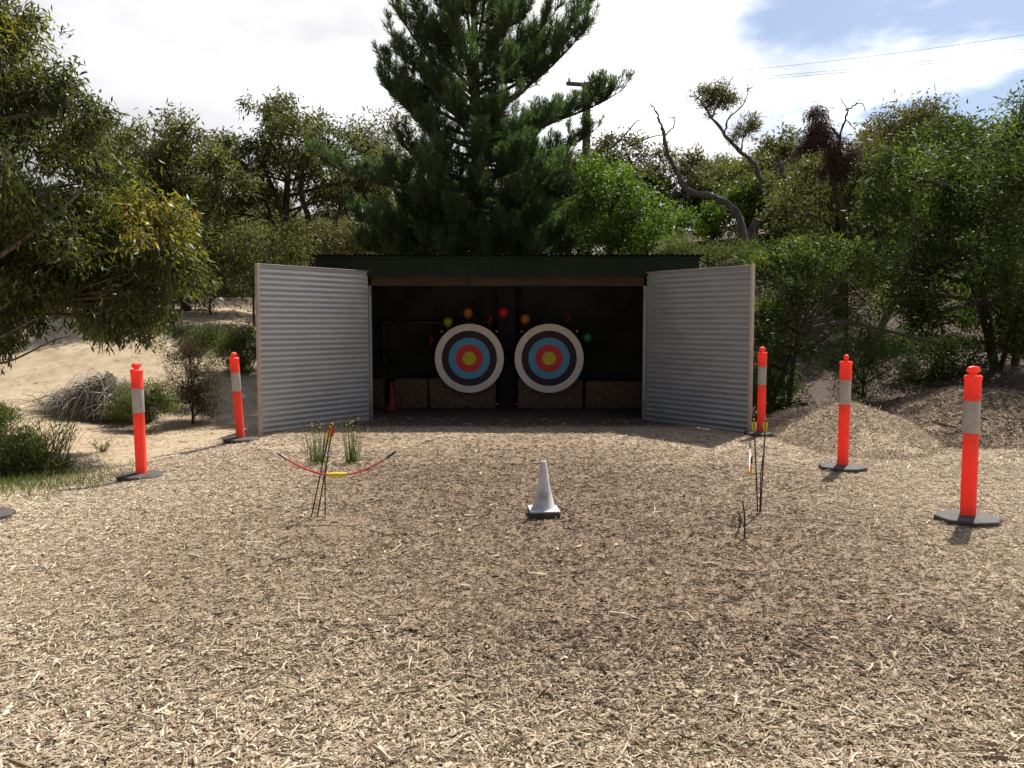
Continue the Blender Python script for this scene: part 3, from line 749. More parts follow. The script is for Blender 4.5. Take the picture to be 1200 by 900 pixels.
BOL = [(1140, 6.36, 8, 0.0, 0.0, 'orange and grey bollard nearest the camera on the right, before the mulch heap'),
       (990, 8.63, 80, 0.0, 0.3, 'orange and grey bollard in front of the pale sunlit heap of wood chips'),
       (893, 11.3, 30, -0.3, 0.0, 'orange and grey bollard beside the outer edge of the right shed door'),
       (163, 8.60, 62, -1.6, 0.5, 'orange and grey bollard on the left beside the grey dead grass tussock'),
       (281, 11.08, 70, -6.5, 1.0, 'leaning orange and grey bollard beside the outer edge of the left shed door'),
       (-29, 6.45, 20, 0.0, 0.0, 'front left bollard with only the edge of its black base in view')]
for i, (px, Yb, rz, tx, ty, lab) in enumerate(BOL):
    o = proto if i == 0 else copy_tree(proto)
    x = (px - 600) / FPX * Yb * 1.003
    o.location = (x, Yb, hz(x, Yb) - 0.002); o.rotation_euler = (math.radians(ty), math.radians(tx), math.radians(rz))
    o.scale = (1.015,) * 3
    o['label'] = lab; o['group'] = 'orange bollards along both sides of the range'
    for ch in [k for k in bpy.data.objects if k.parent == o and k.name.startswith('base')]:      # the weighted base stays flat when the post leans
        ch.rotation_euler = (o.rotation_euler.to_matrix().inverted() @ Matrix.Rotation(math.radians(rz), 3, 'Z')).to_euler()
bpy.context.view_layer.update()

# ------------------------------------------------------------------ archery stands, bows, arrows
M_BLACK = pbr('black_shaft', (0.02, 0.02, 0.022), rough=0.4, var=0.1)
M_WIRE = pbr('grey_wire', (0.30, 0.29, 0.28), rough=0.35, metal=0.8, var=0.1)
M_PINK = pbr('red_fibreglass', (0.62, 0.03, 0.07), rough=0.35, var=0.05)
M_PALE = pbr('pale_pink_fibreglass', (0.80, 0.36, 0.40), rough=0.3, var=0.05)
M_YEL = pbr('yellow_plastic', (0.75, 0.58, 0.03), rough=0.45, var=0.05)
M_RFLE = pbr('red_vane', (0.6, 0.04, 0.03), rough=0.5); M_OFLE = pbr('orange_vane', (0.72, 0.26, 0.02), rough=0.5)
M_STR = pbr('bow_string', (0.10, 0.09, 0.09), rough=0.6)
def arrow(base, tip, fle, label, grp):
    base = Vector(base); tip = Vector(tip); d = (tip - base).normalized(); ln = (tip - base).length
    t = thing('arrow', label, 'arrow', base, grp); t.rotation_mode = 'QUATERNION'; t.rotation_quaternion = Vector((0, 0, 1)).rotation_difference(d)
    mb = MB(); mb.tube([(0, 0, -0.03), (0, 0, ln - 0.015)], 0.0055, 8); mb.build('shaft', M_BLACK, t, smooth=True)
    mb = MB(); mb.tube([(0, 0, ln - 0.02), (0, 0, ln)], [0.005, 0.004], 8); mb.build('nock', M_YEL, t)
    for k in range(3):
        a = 2 * PI * k / 3 + 0.3; c, s = math.cos(a), math.sin(a); q = Vector((-s, c, 0)) * 0.0009; mb = MB()
        prof = [(0.004, ln - 0.115), (0.015, ln - 0.095), (0.022, ln - 0.055), (0.019, ln - 0.035), (0.004, ln - 0.028)]
        v = [tuple(Vector((r * c, r * s, z)) + q) for r, z in prof] + [tuple(Vector((r * c, r * s, z)) - q) for r, z in prof]
        n = len(prof); f = [tuple(range(n)), tuple(range(2 * n - 1, n - 1, -1))] + [(i, i + n, (i + 1) % n + n, (i + 1) % n) for i in range(n)]
        mb.add(v, f); mb.build('vane', fle[k], t)
    return t
def stand(px, py, Ys, hring, rz, label):
    x = at(px, py, Ys).x; t = thing('ground_quiver', label, 'arrow stand', (x, Ys, hz(x, Ys))); t.rotation_euler = (0, 0, rz)
    mb = MB(); mb.tube([(0, 0, -0.05), (0.004, 0, hring * 0.6), (0.03, 0, hring)], 0.0045, 8); mb.build('rod', M_BLACK, t)
    ring = [(0.03 + 0.035 * math.cos(a), 0.035 * math.sin(a), hring) for a in np.linspace(0.3, 2 * PI - 0.1, 22)]
    mb = MB(); mb.tube(ring, 0.003, 6); mb.build('ring', M_WIRE, t)
    mb = MB(); mb.tube(smoothline([(0.03, 0, hring - 0.002), (0.075, -0.02, hring - 0.012), (0.105, -0.03, hring - 0.006), (0.118, -0.03, hring + 0.018)]), 0.003, 6)
    mb.tube(smoothline([(0.03, 0, hring - 0.002), (-0.025, -0.02, hring - 0.008), (-0.055, -0.03, hring + 0.004)]), 0.003, 6); mb.build('bow_hook', M_WIRE, t)
    return t
def bow(loc, half, sag, rz, label, limbmat, roll=0.0):
    """hangs by its string, belly of the bow downwards"""
    t = thing('recurve_bow', label, 'bow', loc, None); t.rotation_euler = (0, roll, rz)
    for sx in (-1, 1):
        pts = [(sx * (0.05 + (half - 0.05) * q), 0, -sag * (1 - q ** 1.75)) for q in np.linspace(0, 1, 14)]
        mb = MB(); v = []; f = []
        for i, p in enumerate(pts):
            wd = 0.011 * (1 - 0.45 * i / 13); th = 0.0055
            for (a, b) in ((-wd, -th), (wd, -th), (wd, th), (-wd, th)): v.append((p[0], a, p[2] + b))
        for i in range(13):
            for k in range(4): f.append((4 * i + k, 4 * i + (k + 1) % 4, 4 * i + 4 + (k + 1) % 4, 4 * i + 4 + k))
        f += [(0, 1, 2, 3), (55, 54, 53, 52)]
        mb.add(v, f); mb.build('limb', limbmat, t, smooth=True)
        mb = MB(); e = pts[-1]; e0 = pts[-3]; mb.tube([e0, e, (e[0] + sx * 0.012, 0, e[2] + 0.012)], [0.009, 0.008, 0.005], 8); mb.build('limb_tip', M_BLACK, t)
    mb = MB(); mb.tube([(-0.075, 0, -sag + 0.002), (-0.04, 0, -sag - 0.004), (-0.01, 0, -sag + 0.002), (0.03, 0, -sag - 0.004), (0.075, 0, -sag + 0.003)], [0.013, 0.020, 0.016, 0.020, 0.013], 10); mb.build('grip', M_YEL, t, smooth=True)
    mb = MB(); mb.tube([(-half, 0, 0.004), (-0.04, 0, 0.012), (half, 0, 0.004)], 0.0016, 5); mb.build('string', M_STR, t)
    return t
YL = 6.52
stand(381, 606, YL, 0.50, 0.1, 'wire arrow stand at the left holding red and orange fletched arrows')
gA = 'arrows standing in the left ground stand'
b1 = at(365, 609, YL); b1.z = hz(b1.x, b1.y); arrow(b1, at(387, 499, YL + 0.02), (M_YEL, M_OFLE, M_YEL), 'black arrow with yellow orange fletching, tilted most in the left stand', gA)
b1 = at(372, 609, YL + 0.01); b1.z = hz(b1.x, b1.y); arrow(b1, at(390.5, 496, YL + 0.03), (M_RFLE, M_RFLE, M_OFLE), 'black arrow with red fletching leaning in the left stand', gA)
pb = at(394.5, 531, 6.42); bow(pb, 0.435, 0.165, 0.05, 'red bow with yellow grip hanging level from the left stand', M_PINK)
YR = 6.6
stand(890, 606, YR, 0.53, 0.25, 'wire arrow stand on the right holding two yellow fletched arrows')
gB = 'arrows standing in the right ground stand'
b1 = at(888, 605, YR); b1.z = hz(b1.x, b1.y); arrow(b1, at(883.5, 490, YR), (M_YEL,) * 3, 'upright black arrow with yellow fletching, left one of the right stand', gB)
b1 = at(891, 606, YR + 0.01); b1.z = hz(b1.x, b1.y); arrow(b1, at(897.5, 490, YR), (M_YEL,) * 3, 'black arrow with yellow fletching in front of the far right bollard', gB)
pb = at(880, 527, YR - 0.02); bow(pb, 0.43, 0.17, math.radians(75), 'pale pink bow seen end-on, hanging from the right stand', M_PALE)
x = at(872, 636, 5.82).x; mb = MB(); z0 = hz(x, 5.82)
mb.tube([(x, 5.82, z0 - 0.05), (x + 0.003, 5.82, z0 + 0.11), (x - 0.004, 5.82, z0 + 0.2), (x - 0.022, 5.81, z0 + 0.275)], [0.0065, 0.006, 0.006, 0.005], 7)
tag(mb.build('peg', M_BLACK, smooth=True), 'thin dark bent peg sticking out of the mulch below the right stand', 'peg')

# ------------------------------------------------------------------ vegetation materials
M_BARK = pbr('grey_brown_bark', (0.13, 0.105, 0.085), rough=0.95, var=0.4, vscale=7, bump=0.7, bscale=25, stretch=(3, 3, 0.6))
M_BARKD = pbr('dark_bark', (0.055, 0.043, 0.036), rough=0.95, var=0.4, vscale=7, bump=0.7, bscale=25, stretch=(3, 3, 0.6))
M_BARKG = pbr('bleached_grey_bark', (0.15, 0.13, 0.115), rough=0.9, var=0.4, vscale=6, bump=0.6, bscale=22, stretch=(3, 3, 0.5))
M_GUM = leafmat('gum_leaf', [(0, (0.040, 0.046, 0.020)), (0.45, (0.092, 0.103, 0.040)), (0.75, (0.155, 0.155, 0.055)), (0.88, (0.25, 0.18, 0.05)), (1, (0.32, 0.17, 0.06))], rough=0.55, trans=0.45, spec=0.25)
M_GUMN = leafmat('broad_gum_leaf', [(0, (0.030, 0.040, 0.018)), (0.5, (0.078, 0.092, 0.034)), (0.74, (0.135, 0.15, 0.04)), (0.84, (0.24, 0.24, 0.03)), (0.93, (0.38, 0.25, 0.045)), (1, (0.36, 0.16, 0.05))], rough=0.42, trans=0.42, spec=0.32)
M_OLIVE = leafmat('olive_leaf', [(0, (0.035, 0.038, 0.02)), (0.5, (0.115, 0.108, 0.048)), (0.8, (0.18, 0.155, 0.07)), (1, (0.19, 0.115, 0.055))], rough=0.55, trans=0.38, spec=0.25)
M_BRIGHT = leafmat('bright_leaf', [(0, (0.035, 0.065, 0.018)), (0.45, (0.095, 0.155, 0.024)), (0.8, (0.16, 0.235, 0.036)), (1, (0.24, 0.27, 0.06))], rough=0.5, trans=0.48, spec=0.3)
M_WATT = leafmat('wattle_leaf', [(0, (0.032, 0.042, 0.014)), (0.5, (0.056, 0.082, 0.024)), (0.8, (0.125, 0.165, 0.035)), (1, (0.22, 0.235, 0.05))], rough=0.55, trans=0.46, spec=0.2)
M_PINE = leafmat('pine_needle', [(0, (0.034, 0.055, 0.032)), (0.5, (0.080, 0.126, 0.066)), (0.85, (0.135, 0.195, 0.09)), (1, (0.18, 0.20, 0.10))], rough=0.6, trans=0.48, spec=0.25)
M_HEATH = leafmat('heath_leaf', [(0, (0.05, 0.065, 0.024)), (0.5, (0.11, 0.14, 0.042)), (0.8, (0.17, 0.20, 0.06)), (1, (0.24, 0.23, 0.08))], rough=0.65, trans=0.42, spec=0.2)
M_TWIG = leafmat('dry_twig', [(0, (0.05, 0.036, 0.028)), (0.5, (0.12, 0.09, 0.07)), (1, (0.22, 0.18, 0.14))], rough=0.9, trans=0.0, spec=0.2)
M_DEAD = leafmat('dead_grass', [(0, (0.10, 0.088, 0.078)), (0.5, (0.24, 0.22, 0.20)), (1, (0.42, 0.39, 0.36))], rough=0.9, trans=0.1, spec=0.2)
M_GRASS = leafmat('grass_blade', [(0, (0.04, 0.06, 0.02)), (0.5, (0.08, 0.12, 0.035)), (0.8, (0.15, 0.17, 0.06)), (1, (0.28, 0.24, 0.11))], rough=0.5, trans=0.4)
M_TWIGB = pbr('brown_twig', (0.09, 0.065, 0.05), rough=0.9, var=0.3)
M_DULL = leafmat('dull_heath_leaf', [(0, (0.045, 0.036, 0.026)), (0.5, (0.092, 0.078, 0.048)), (0.8, (0.125, 0.12, 0.06)), (1, (0.16, 0.15, 0.08))], rough=0.8, trans=0.25, spec=0.2)
M_BROWNL = leafmat('withered_leaf', [(0, (0.05, 0.03, 0.025)), (0.5, (0.10, 0.06, 0.05)), (1, (0.17, 0.11, 0.085))], rough=0.8, trans=0.2)

def crown_pts(clumps, ntw, shell=0.45):
    """twig points inside ellipsoid clumps, gathered in smaller sprays so that gaps stay open between them"""
    P = []; O = []; R = []; K = []
    vol = np.array([r[0] * r[1] + r[0] * r[2] for _, r in clumps]); vol = vol / vol.sum()
    for (c, r), q in zip(clumps, vol):
        n = max(8, int(ntw * q)); m = max(4, min(16, n // 7)); r = np.array(r)
        d = rdir(m); rad = RNG.uniform(shell, 1.0, (m, 1)) ** 0.6
        sub = d * rad; k = RNG.integers(0, m, n); sz = RNG.uniform(0.13, 0.26, m)
        u = sub[k] + RNG.normal(0, 1, (n, 3)) * sz[k][:, None] * np.array((1.1, 1.1, 0.75))
        P.append(np.array(c) + u * r); O.append(norm(u * 0.6 + d[k] * 0.6 + np.array((0, 0, 0.15)))); R.append(np.linalg.norm(u, axis=1))
        K.append(RNG.normal(0, 0.13, m)[k])
    crown_pts.k = np.concatenate(K)
    return np.concatenate(P), np.concatenate(O), np.concatenate(R)

def leaf_cloud(P, O, per, spread, Ll, Wl, droop, tint_f, yl=None):
    n = len(P) * per
    B = np.repeat(P, per, 0) + RNG.normal(0, spread, (n, 3))
    Oo = np.repeat(O, per, 0)
    D = norm(Oo * 0.35 + rdir(n) * 0.75 + np.array((0, 0, -droop)))
    Ls = RNG.uniform(0.55, 1.35, n) * Ll; Ws = RNG.uniform(0.75, 1.2, n) * Wl
    base = np.repeat(RNG.normal(0.42, 0.08, len(P)) + crown_pts.k, per) + RNG.normal(0, 0.1, n)
    t = np.clip(base, 0, 0.74)
    if yl is not None:
        y_ = np.repeat(yl, per) * RNG.uniform(0.5, 1.2, n); t = np.where(RNG.uniform(0, 1, n) < np.repeat(yl, per) * 1.1, np.clip(0.72 + 0.28 * y_ * RNG.uniform(0.3, 1, n), 0, 1), t)
    return leaf_quads(B, D, Ls, Ws), t

def clump_list(lst, Y, dep=1.0, sq=0.85):
    out = []
    for e in lst:
        px, py, r = e[:3]; dy = e[3] if len(e) > 3 else random.uniform(-0.6, 0.6) * dep
        c = at(px, py, Y + dy); rw = r * (Y + dy) / 1000
        out.append((tuple(c), (rw, rw * 1.05, rw * sq)))
    return out

def tree(name, label, cat, base, trunk_top, clumps, leafmat_, barkmat, ntw=900, per=14, spread=0.09, Ll=0.12, Wl=0.032, droop=0.5, r0=0.11, yel=0.0, forks=None, group=None, shell=0.45, twigs=True, limbs=None, yel_fn=None):
    bxp = Vector(base); bxp.z = hz(bxp.x, bxp.y)
    t = thing(name, label, cat, bxp, group)
    P, O, R = crown_pts(clumps, ntw, shell)
    yl = None
    if yel > 0 or yel_fn is not None:
        yl = yel * np.clip((R - 0.6) / 0.4, 0, 1) * np.clip(O[:, 2] * 0.8 + 0.5, 0, 1) * (RNG.uniform(0, 1, len(P)) < 0.5)
        if yel_fn is not None: yl = np.clip(yl + yel_fn(P, R), 0, 1)
    V, tt = leaf_cloud(P, O, per, spread, Ll, Wl, droop, None, yl)
    V = V - np.array(bxp)
    quads('crown', V, leafmat_, tt, parent=t)
    mb = MB()
    top = Vector(trunk_top)
    mid = bxp.lerp(top, 0.5) + Vector((random.uniform(-.15, .15), random.uniform(-.1, .1), 0)) * (top - bxp).length * 0.4
    tr = bez(bxp + Vector((0, 0, -0.15)), mid, top, 10)
    mb.tube(rel(tr, t), [r0 * (1.25 if i == 0 else 1) * (1 - 0.06 * i) for i in range(11)], 8)
    joints = [tr[i] for i in (4, 5, 6, 7, 8, 9, 10)]
    for (c, r) in clumps:
        c = Vector(c); j = min(joints, key=lambda q: (q - c).length + max(0, q.z - c.z + 0.2) * 1.5)
        m_ = j.lerp(c, 0.5) + Vector((random.uniform(-.2, .2), random.uniform(-.2, .2), random.uniform(-.05, .25))) * (c - j).length * 0.5
        br = bez(j, m_, c, 7); rb = min(r0 * 0.5, 0.02 + 0.012 * (c - j).length)
        mb.tube(rel(br, t), [rb * (1 - 0.1 * i) for i in range(8)], 6)
        if twigs:
            for _ in range(5):
                q = br[random.randint(3, 7)]; e = c + Vector((random.uniform(-1, 1) * r[0], random.uniform(-1, 1) * r[1], random.uniform(-.6, 1) * r[2])) * 0.8
                mb.tube(rel(bez(q, q.lerp(e, .5) + Vector((0, 0, random.uniform(-.1, .1))), e, 4), t), [rb * 0.42, rb * 0.36, rb * 0.3, rb * 0.2, rb * 0.1], 5)
    for lb in (limbs or []):
        pts, ra, rb = lb; q = smoothline(pts, 4); mb.tube(rel(q, t), lerp_r(ra, rb, len(q)), 8)
    mb.build('trunk', barkmat, t, smooth=True)
    return t

# ---- big gum overhanging at the left
def yfn_left(P, R):
    px = 600 + P[:, 0] / P[:, 1] * 1000; py = 378 + (1.5 - P[:, 2]) / P[:, 1] * 1000
    a = np.exp(-(((px - 185) / 65) ** 2 + ((py - 262) / 42) ** 2)) * 0.9 + np.exp(-(((px - 20) / 60) ** 2 + ((py - 45) / 35) ** 2)) * 0.6 + 0.25 * np.exp(-(((px - 90) / 60) ** 2 + ((py - 190) / 25) ** 2)) + 0.3 * np.exp(-(((px - 10) / 20) ** 2 + ((py - 120) / 25) ** 2)) + 0.06
    return np.minimum(1, 1.35 * a) * (RNG.uniform(0, 1, len(P)) < 0.6) * np.clip((R - 0.5) / 0.25, 0, 1)
cl = clump_list([(20, 95, 62), (70, 150, 55), (-50, 60, 80), (15, 190, 70), (95, 215, 55), (160, 268, 52), (195, 285, 38), (190, 335, 40), (120, 300, 62), (60, 300, 72), (0, 320, 55), (150, 362, 42), (165, 385, 22), (30, 255, 70), (98, 130, 32), (15, 42, 34), (-70, 250, 90), (-20, 395, 35), (20, 365, 34), (95, 350, 40), (208, 308, 32), (205, 262, 28), (55, 100, 30)], 10.4, 1.6)
tree('gum_tree', 'big glossy gum tree overhanging from the left with drooping yellow tipped leaves', 'tree', (-7.2, 10.6, 0), at(-40, 120, 10.6), cl, M_GUMN, M_BARK, ntw=3900, per=14, spread=0.07, Ll=0.115, Wl=0.027, droop=0.7, r0=0.13, yel_fn=yfn_left,
     limbs=[([at(-60, 330, 10.3), at(0, 300, 9.8), at(60, 255, 9.7), at(95, 225, 9.8)], 0.035, 0.012), ([at(-70, 420, 10), at(-10, 400, 9.6), at(45, 372, 9.5)], 0.02, 0.006), ([at(-40, 420, 9.8), at(5, 425, 9.6), at(60, 400, 9.6), at(80, 395, 9.6)], 0.018, 0.005)])
# ---- gums behind, left
cl = clump_list([(172, 178, 40), (215, 165, 30), (190, 215, 45), (232, 232, 38), (150, 205, 38), (243, 275, 40), (195, 275, 42), (262, 205, 30), (130, 160, 20), (225, 310, 35)], 20.5, 2.0)
tree('gum_tree', 'rounded grey green gum tree just right of the big overhanging gum', 'tree', (-8.0, 21.0, 0), at(215, 230, 20.8), cl, M_GUM, M_BARKD, ntw=1250, per=18, spread=0.11, Ll=0.15, Wl=0.044, droop=0.6, r0=0.14, yel=0.22)
cl = clump_list([(332, 138, 26), (306, 128, 15), (352, 168, 38), (292, 172, 36), (395, 166, 34), (268, 192, 30), (322, 205, 32), (378, 205, 32), (422, 188, 28), (262, 250, 30), (440, 212, 24), (410, 228, 18), (285, 225, 20)], 22.5, 2.2)
tree('gum_tree', 'tall gum tree with dark forked trunks showing, highest on the left skyline', 'tree', (-6.2, 22.8, 0), at(338, 195, 22.6), cl, M_GUM, M_BARKD, ntw=1050, per=18, spread=0.12, Ll=0.155, Wl=0.046, droop=0.55, r0=0.17, yel=0.35,
     limbs=[([at(345, 305, 22.5), at(335, 270, 22.3), at(322, 225, 22.3), at(300, 180, 22.3)], 0.12, 0.03), ([at(352, 305, 22.6), at(362, 262, 22.5), at(352, 220, 22.5), at(362, 165, 22.5)], 0.11, 0.03), ([at(318, 300, 22.6), at(318, 255, 22.5), at(300, 215, 22.5)], 0.07, 0.02), ([at(440, 275, 23), at(432, 240, 23), at(415, 205, 23)], 0.08, 0.02), ([at(395, 300, 22), at(392, 265, 22), at(402, 235, 22), at(396, 200, 22)], 0.07, 0.02), ([at(335, 262, 21.8), at(352, 245, 21.7), at(372, 225, 21.7)], 0.05, 0.015), ([at(295, 300, 22), at(290, 260, 22), at(272, 225, 22)], 0.07, 0.02), ([at(418, 300, 21.5), at(428, 270, 21.5), at(445, 245, 21.5)], 0.06, 0.015)])
cl = clump_list([(456, 148, 24), (440, 168, 20), (470, 180, 24), (448, 195, 20)], 27, 1.0)
tree('gum_tree', 'pale open crowned gum tree between the tall forked gum and the pine', 'tree', (-3.8, 27.5, 0), at(455, 185, 27), cl, M_OLIVE, M_BARKG, ntw=210, per=10, spread=0.2, Ll=0.17, Wl=0.05, droop=0.3, r0=0.10, yel=0.3)
# understorey behind the left door
def shrub(name, label, lst, Y, mat, bark=M_BARKD, ntw=300, per=12, Ll=0.09, Wl=0.028, droop=0.1, spread=0.08, dep=0.6, group=None, yel=0.0, sq=0.85, cat='shrub', base=None, shell=0.3, r0=0.035):
    cl = clump_list(lst, Y, dep, sq)
    cx = float(np.mean([c[0] for c, r in cl])); cy = float(np.mean([c[1] for c, r in cl])); lo = min(c[2] for c, r in cl)
    b = base or (cx, cy, 0)
    top = (cx, cy, max(hz(cx, cy) + 0.2, lo + 0.1))
    return tree(name, label, cat, b, top, cl, mat, bark, ntw, per, spread, Ll, Wl, droop, r0, yel, group=group, shell=shell)
shrub('understorey_shrub', 'dark understorey shrub behind the upper left corner of the left door', [(265, 300, 32), (300, 290, 34), (335, 285, 30), (285, 325, 24)], 19.0, M_GUM, ntw=450, yel=0.15, Ll=0.11, Wl=0.032, spread=0.13)
shrub('understorey_shrub', 'olive understorey shrub above the left end of the shed roof', [(375, 288, 22), (405, 293, 22), (350, 284, 18), (432, 285, 20)], 20.5, M_OLIVE, ntw=320, yel=0.3, Ll=0.12, Wl=0.035, spread=0.14)
shrub('understorey_shrub', 'low dark shrub at the top of the sand bank left of the door', [(255, 345, 22), (230, 352, 16), (285, 340, 20), (215, 335, 22)], 20.0, M_HEATH, ntw=300, Ll=0.08, Wl=0.022, spread=0.12)
shrub('understorey_shrub', 'dark shrub in shade beneath the overhanging gum behind the sand', [(60, 372, 22), (20, 368, 24), (100, 372, 20), (140, 372, 20), (-30, 365, 26), (175, 368, 18)], 19.5, M_GUM, ntw=500, Ll=0.10, Wl=0.03, spread=0.14)

# ---- pine
def pine():
    Yp = 19.0; bx_, by_ = at(563, 300, Yp).x, Yp
    base = Vector((bx_, by_, hz(bx_, by_))); t = thing('pine_tree', 'tall dark green pine tree towering behind the middle of the shed', 'tree', base)
    topz = at(553, -110, Yp).z; topx = at(553, -110, Yp).x
    trunk = [Vector((bx_ + (topx - bx_) * q, by_ + 0.1 * math.sin(q * 3), base.z - 0.2 + (topz - base.z + 0.2) * q)) for q in np.linspace(0, 1, 16)]
    mb = MB(); mb.tube(rel(trunk, t), lerp_r(0.21, 0.03, 16), 10)
    def tr_at(z):
        q = (z - trunk[0].z) / (trunk[-1].z - trunk[0].z); q = min(max(q, 0), 1) * 15; i = min(int(q), 14); return trunk[i].lerp(trunk[i + 1], q - i)
    limbs = []
    # (height on trunk py, tip px, tip py, depth offset)
    for (sy, tx, ty, dy) in [(120, 462, 8, -.3), (140, 458, 40, .4), (105, 478, -5, .6), (128, 470, 62, -.6), (118, 668, 45, .6), (90, 655, 8, -.6), (160, 452, 98, .5), (100, 690, 4, .3), (135, 690, 30, -.5), (150, 452, 75, .3), (175, 447, 98, -.5), (150, 729, 106, .2), (165, 700, 112, -.6), (140, 655, 62, .8), (80, 505, -15, .2), (70, 620, -20, -.4), (195, 470, 118, -.8), (60, 575, -45, -1), (70, 540, -50, 1),
                              (180, 500, 150, -2.0), (190, 640, 145, -1.9), (200, 690, 158, -.5), (215, 468, 168, -1.0), (220, 380, 190, 0.4), (230, 455, 205, -1.8), (225, 660, 200, -2.0), (240, 675, 225, -1.4), (255, 420, 258, -.6), (262, 450, 268, -1.9), (262, 640, 258, -2.2), (265, 690, 270, -.8), (262, 530, 252, -2.6), (235, 560, 215, -2.6), (265, 590, 270, -2.6), (280, 425, 292, -1.0), (280, 670, 292, -1.2), (282, 500, 288, -2.0), (282, 600, 290, -2.0), (275, 550, 285, -2.4), (262, 470, 245, -1.6), (268, 440, 278, -1.6), (270, 655, 285, -1.8), (255, 505, 222, -2.8), (250, 640, 205, -2.6), (245, 500, 195, -2.9), (285, 460, 300, -1.6), (285, 630, 298, -2.2), (285, 520, 300, -2.4), (285, 570, 300, -2.4),
                              (130, 545, 60, -1.8), (125, 600, 70, -1.7), (140, 500, 90, -1.4), (100, 530, 15, -1.2), (95, 600, 20, -1.3), (160, 590, 120, -2.2), (160, 530, 120, -2.2), (200, 560, 170, -2.5), (110, 490, 45, .8), (110, 640, 40, 1.0), (205, 610, 180, -2.4), (205, 510, 185, -2.4), (245, 490, 235, -2.3), (245, 620, 230, -2.4)]:
        limbs.append((at(560, sy, Yp).z, at(tx, ty, Yp + dy)))
    for _ in range(22):                                                  # inner branches of every whorl
        py0 = random.uniform(-60, 250); q = (py0 + 110) / 400; z = at(560, py0, Yp).z; p = tr_at(z)
        a = random.uniform(0, 2 * PI); ln = (0.5 + 2.0 * q) * random.uniform(.45, .95)
        limbs.append((z, Vector((p.x + math.cos(a) * ln, p.y + math.sin(a) * ln, z + random.uniform(.15, .75)))))
    for z in np.linspace(base.z + 1.0, topz - 0.5, 12):                # the far side too
        for k in range(2):
            a = random.uniform(0.15 * PI, 0.85 * PI); q = (topz - z) / (topz - base.z); ln = 0.6 + 2.6 * q * random.uniform(.7, 1.05); p = tr_at(z)
            limbs.append((z, Vector((p.x + math.cos(a) * ln, p.y + math.sin(a) * ln, z + random.uniform(.3, 1.0)))))
    P = []; D = []; LN = []
    for (z, tip) in limbs:
        p0 = tr_at(z); d = tip - p0; ln = d.length
        m_ = p0.lerp(tip, 0.55) + Vector((0, 0, -0.16 * ln))
        br = bez(p0, m_, tip, 12); mb.tube(rel(br, t), lerp_r(0.022 + 0.012 * ln, 0.009, 13), 6)
        nt_ = int(9 + 12 * ln)
        for _ in range(nt_):
            q = random.uniform(0.28, 1.0) ** 0.8; i = min(int(q * 12), 11); p = br[i].lerp(br[i + 1], q * 12 - i)
            ax = (br[i + 1] - br[i]).normalized()
            dr = (ax * 0.75 + Vector((random.gauss(0, .64), random.gauss(0, .64), random.gauss(0.35, .4)))).normalized()
            tl = random.uniform(0.24, 0.58) * (1.15 - 0.35 * q)
            e = p + dr * tl * 0.6 + Vector((0, 0, 0.10)); e2 = e + (dr * 0.5 + Vector((0, 0, 0.75))).normalized() * tl * 0.55
            mb.tube(rel([p, e, e2], t), [0.009, 0.007, 0.004], 4)
            for (u0, u1, cnt) in ((p, e, 9), (e, e2, 17)):
                for k in range(cnt):
                    s = random.random(); P.append(u0.lerp(u1, s)); D.append((u1 - u0).normalized()); LN.append(0.13)
    P = np.array([tuple(p) for p in P]); D = np.array([tuple(d) for d in D])
    rep = 3; P = np.repeat(P, rep, 0) + RNG.normal(0, 0.015, (len(P) * rep, 3)); D = np.repeat(D, rep, 0); n = len(P)
    dd = norm(D * 0.75 + rdir(n) * 0.62 + np.array((0, 0, 0.1)))
    V = leaf_quads(P, dd, RNG.uniform(0.12, 0.19, n), RNG.uniform(0.009, 0.016, n)) - np.array(base)
    tt = np.clip(RNG.normal(0.42, 0.16, n) + 0.10 * wob(P[:, 0], P[:, 2], 2.0), 0, 1)
    quads('crown', V, M_PINE, tt, parent=t); mb.build('trunk', M_BARKD, t, smooth=True)
pine()

# ---- power pole and wires behind the pine
Yw = 30.0
px_ = at(687, 190, Yw); t = thing('power_pole', 'brown timber power pole with crossarm half hidden behind the pine', 'power pole', (px_.x, Yw, hz(px_.x, Yw)))
ztop = at(687, 97, Yw).z - t.location.z
mb = MB(); mb.tube([(0, 0, -0.3), (0, 0, ztop)], [0.17, 0.13], 12); mb.build('pole', M_BARK, t, smooth=True)
mb = MB(); mb.box((-0.25, -0.16, ztop - 0.10), (0.95, 0.12, 0.12), rz=0.25); mb.build('crossarm', M_BARK, t, bevel=0.01)
for k in (-0.62, 0.12):
    mb = MB(); mb.lathe([(0.03, 0), (0.05, 0.03), (0.03, 0.06), (0.05, 0.09), (0.02, 0.13)], 10, (k, -0.16 + k * .25, ztop - 0.04)); mb.build('insulator', M_CONEW, t, smooth=True)
far = [(at(1420, 26, 26), ''), (at(1420, 30, 26.2), ''), (at(1420, 4, 26.4), '')]
for i, ((p1, _), p0, lab) in enumerate(zip(far, (at(671, 103, Yw - 0.2), at(690, 104, Yw - 0.2), at(687, 97, Yw)), ('thin power line, middle of the three crossing the upper right sky', 'thin power line, lowest of the three crossing the upper right sky', 'thin power line, highest of the three crossing the upper right sky'))):
    pts = [p0.lerp(p1, q) - Vector((0, 0, 0.30 * 4 * q * (1 - q))) for q in np.linspace(0, 1, 26)]
    mb = MB(); mb.tube(pts, 0.0055, 5); tag(mb.build('power_line', M_STR), lab, 'power line', 'power lines from the pole')

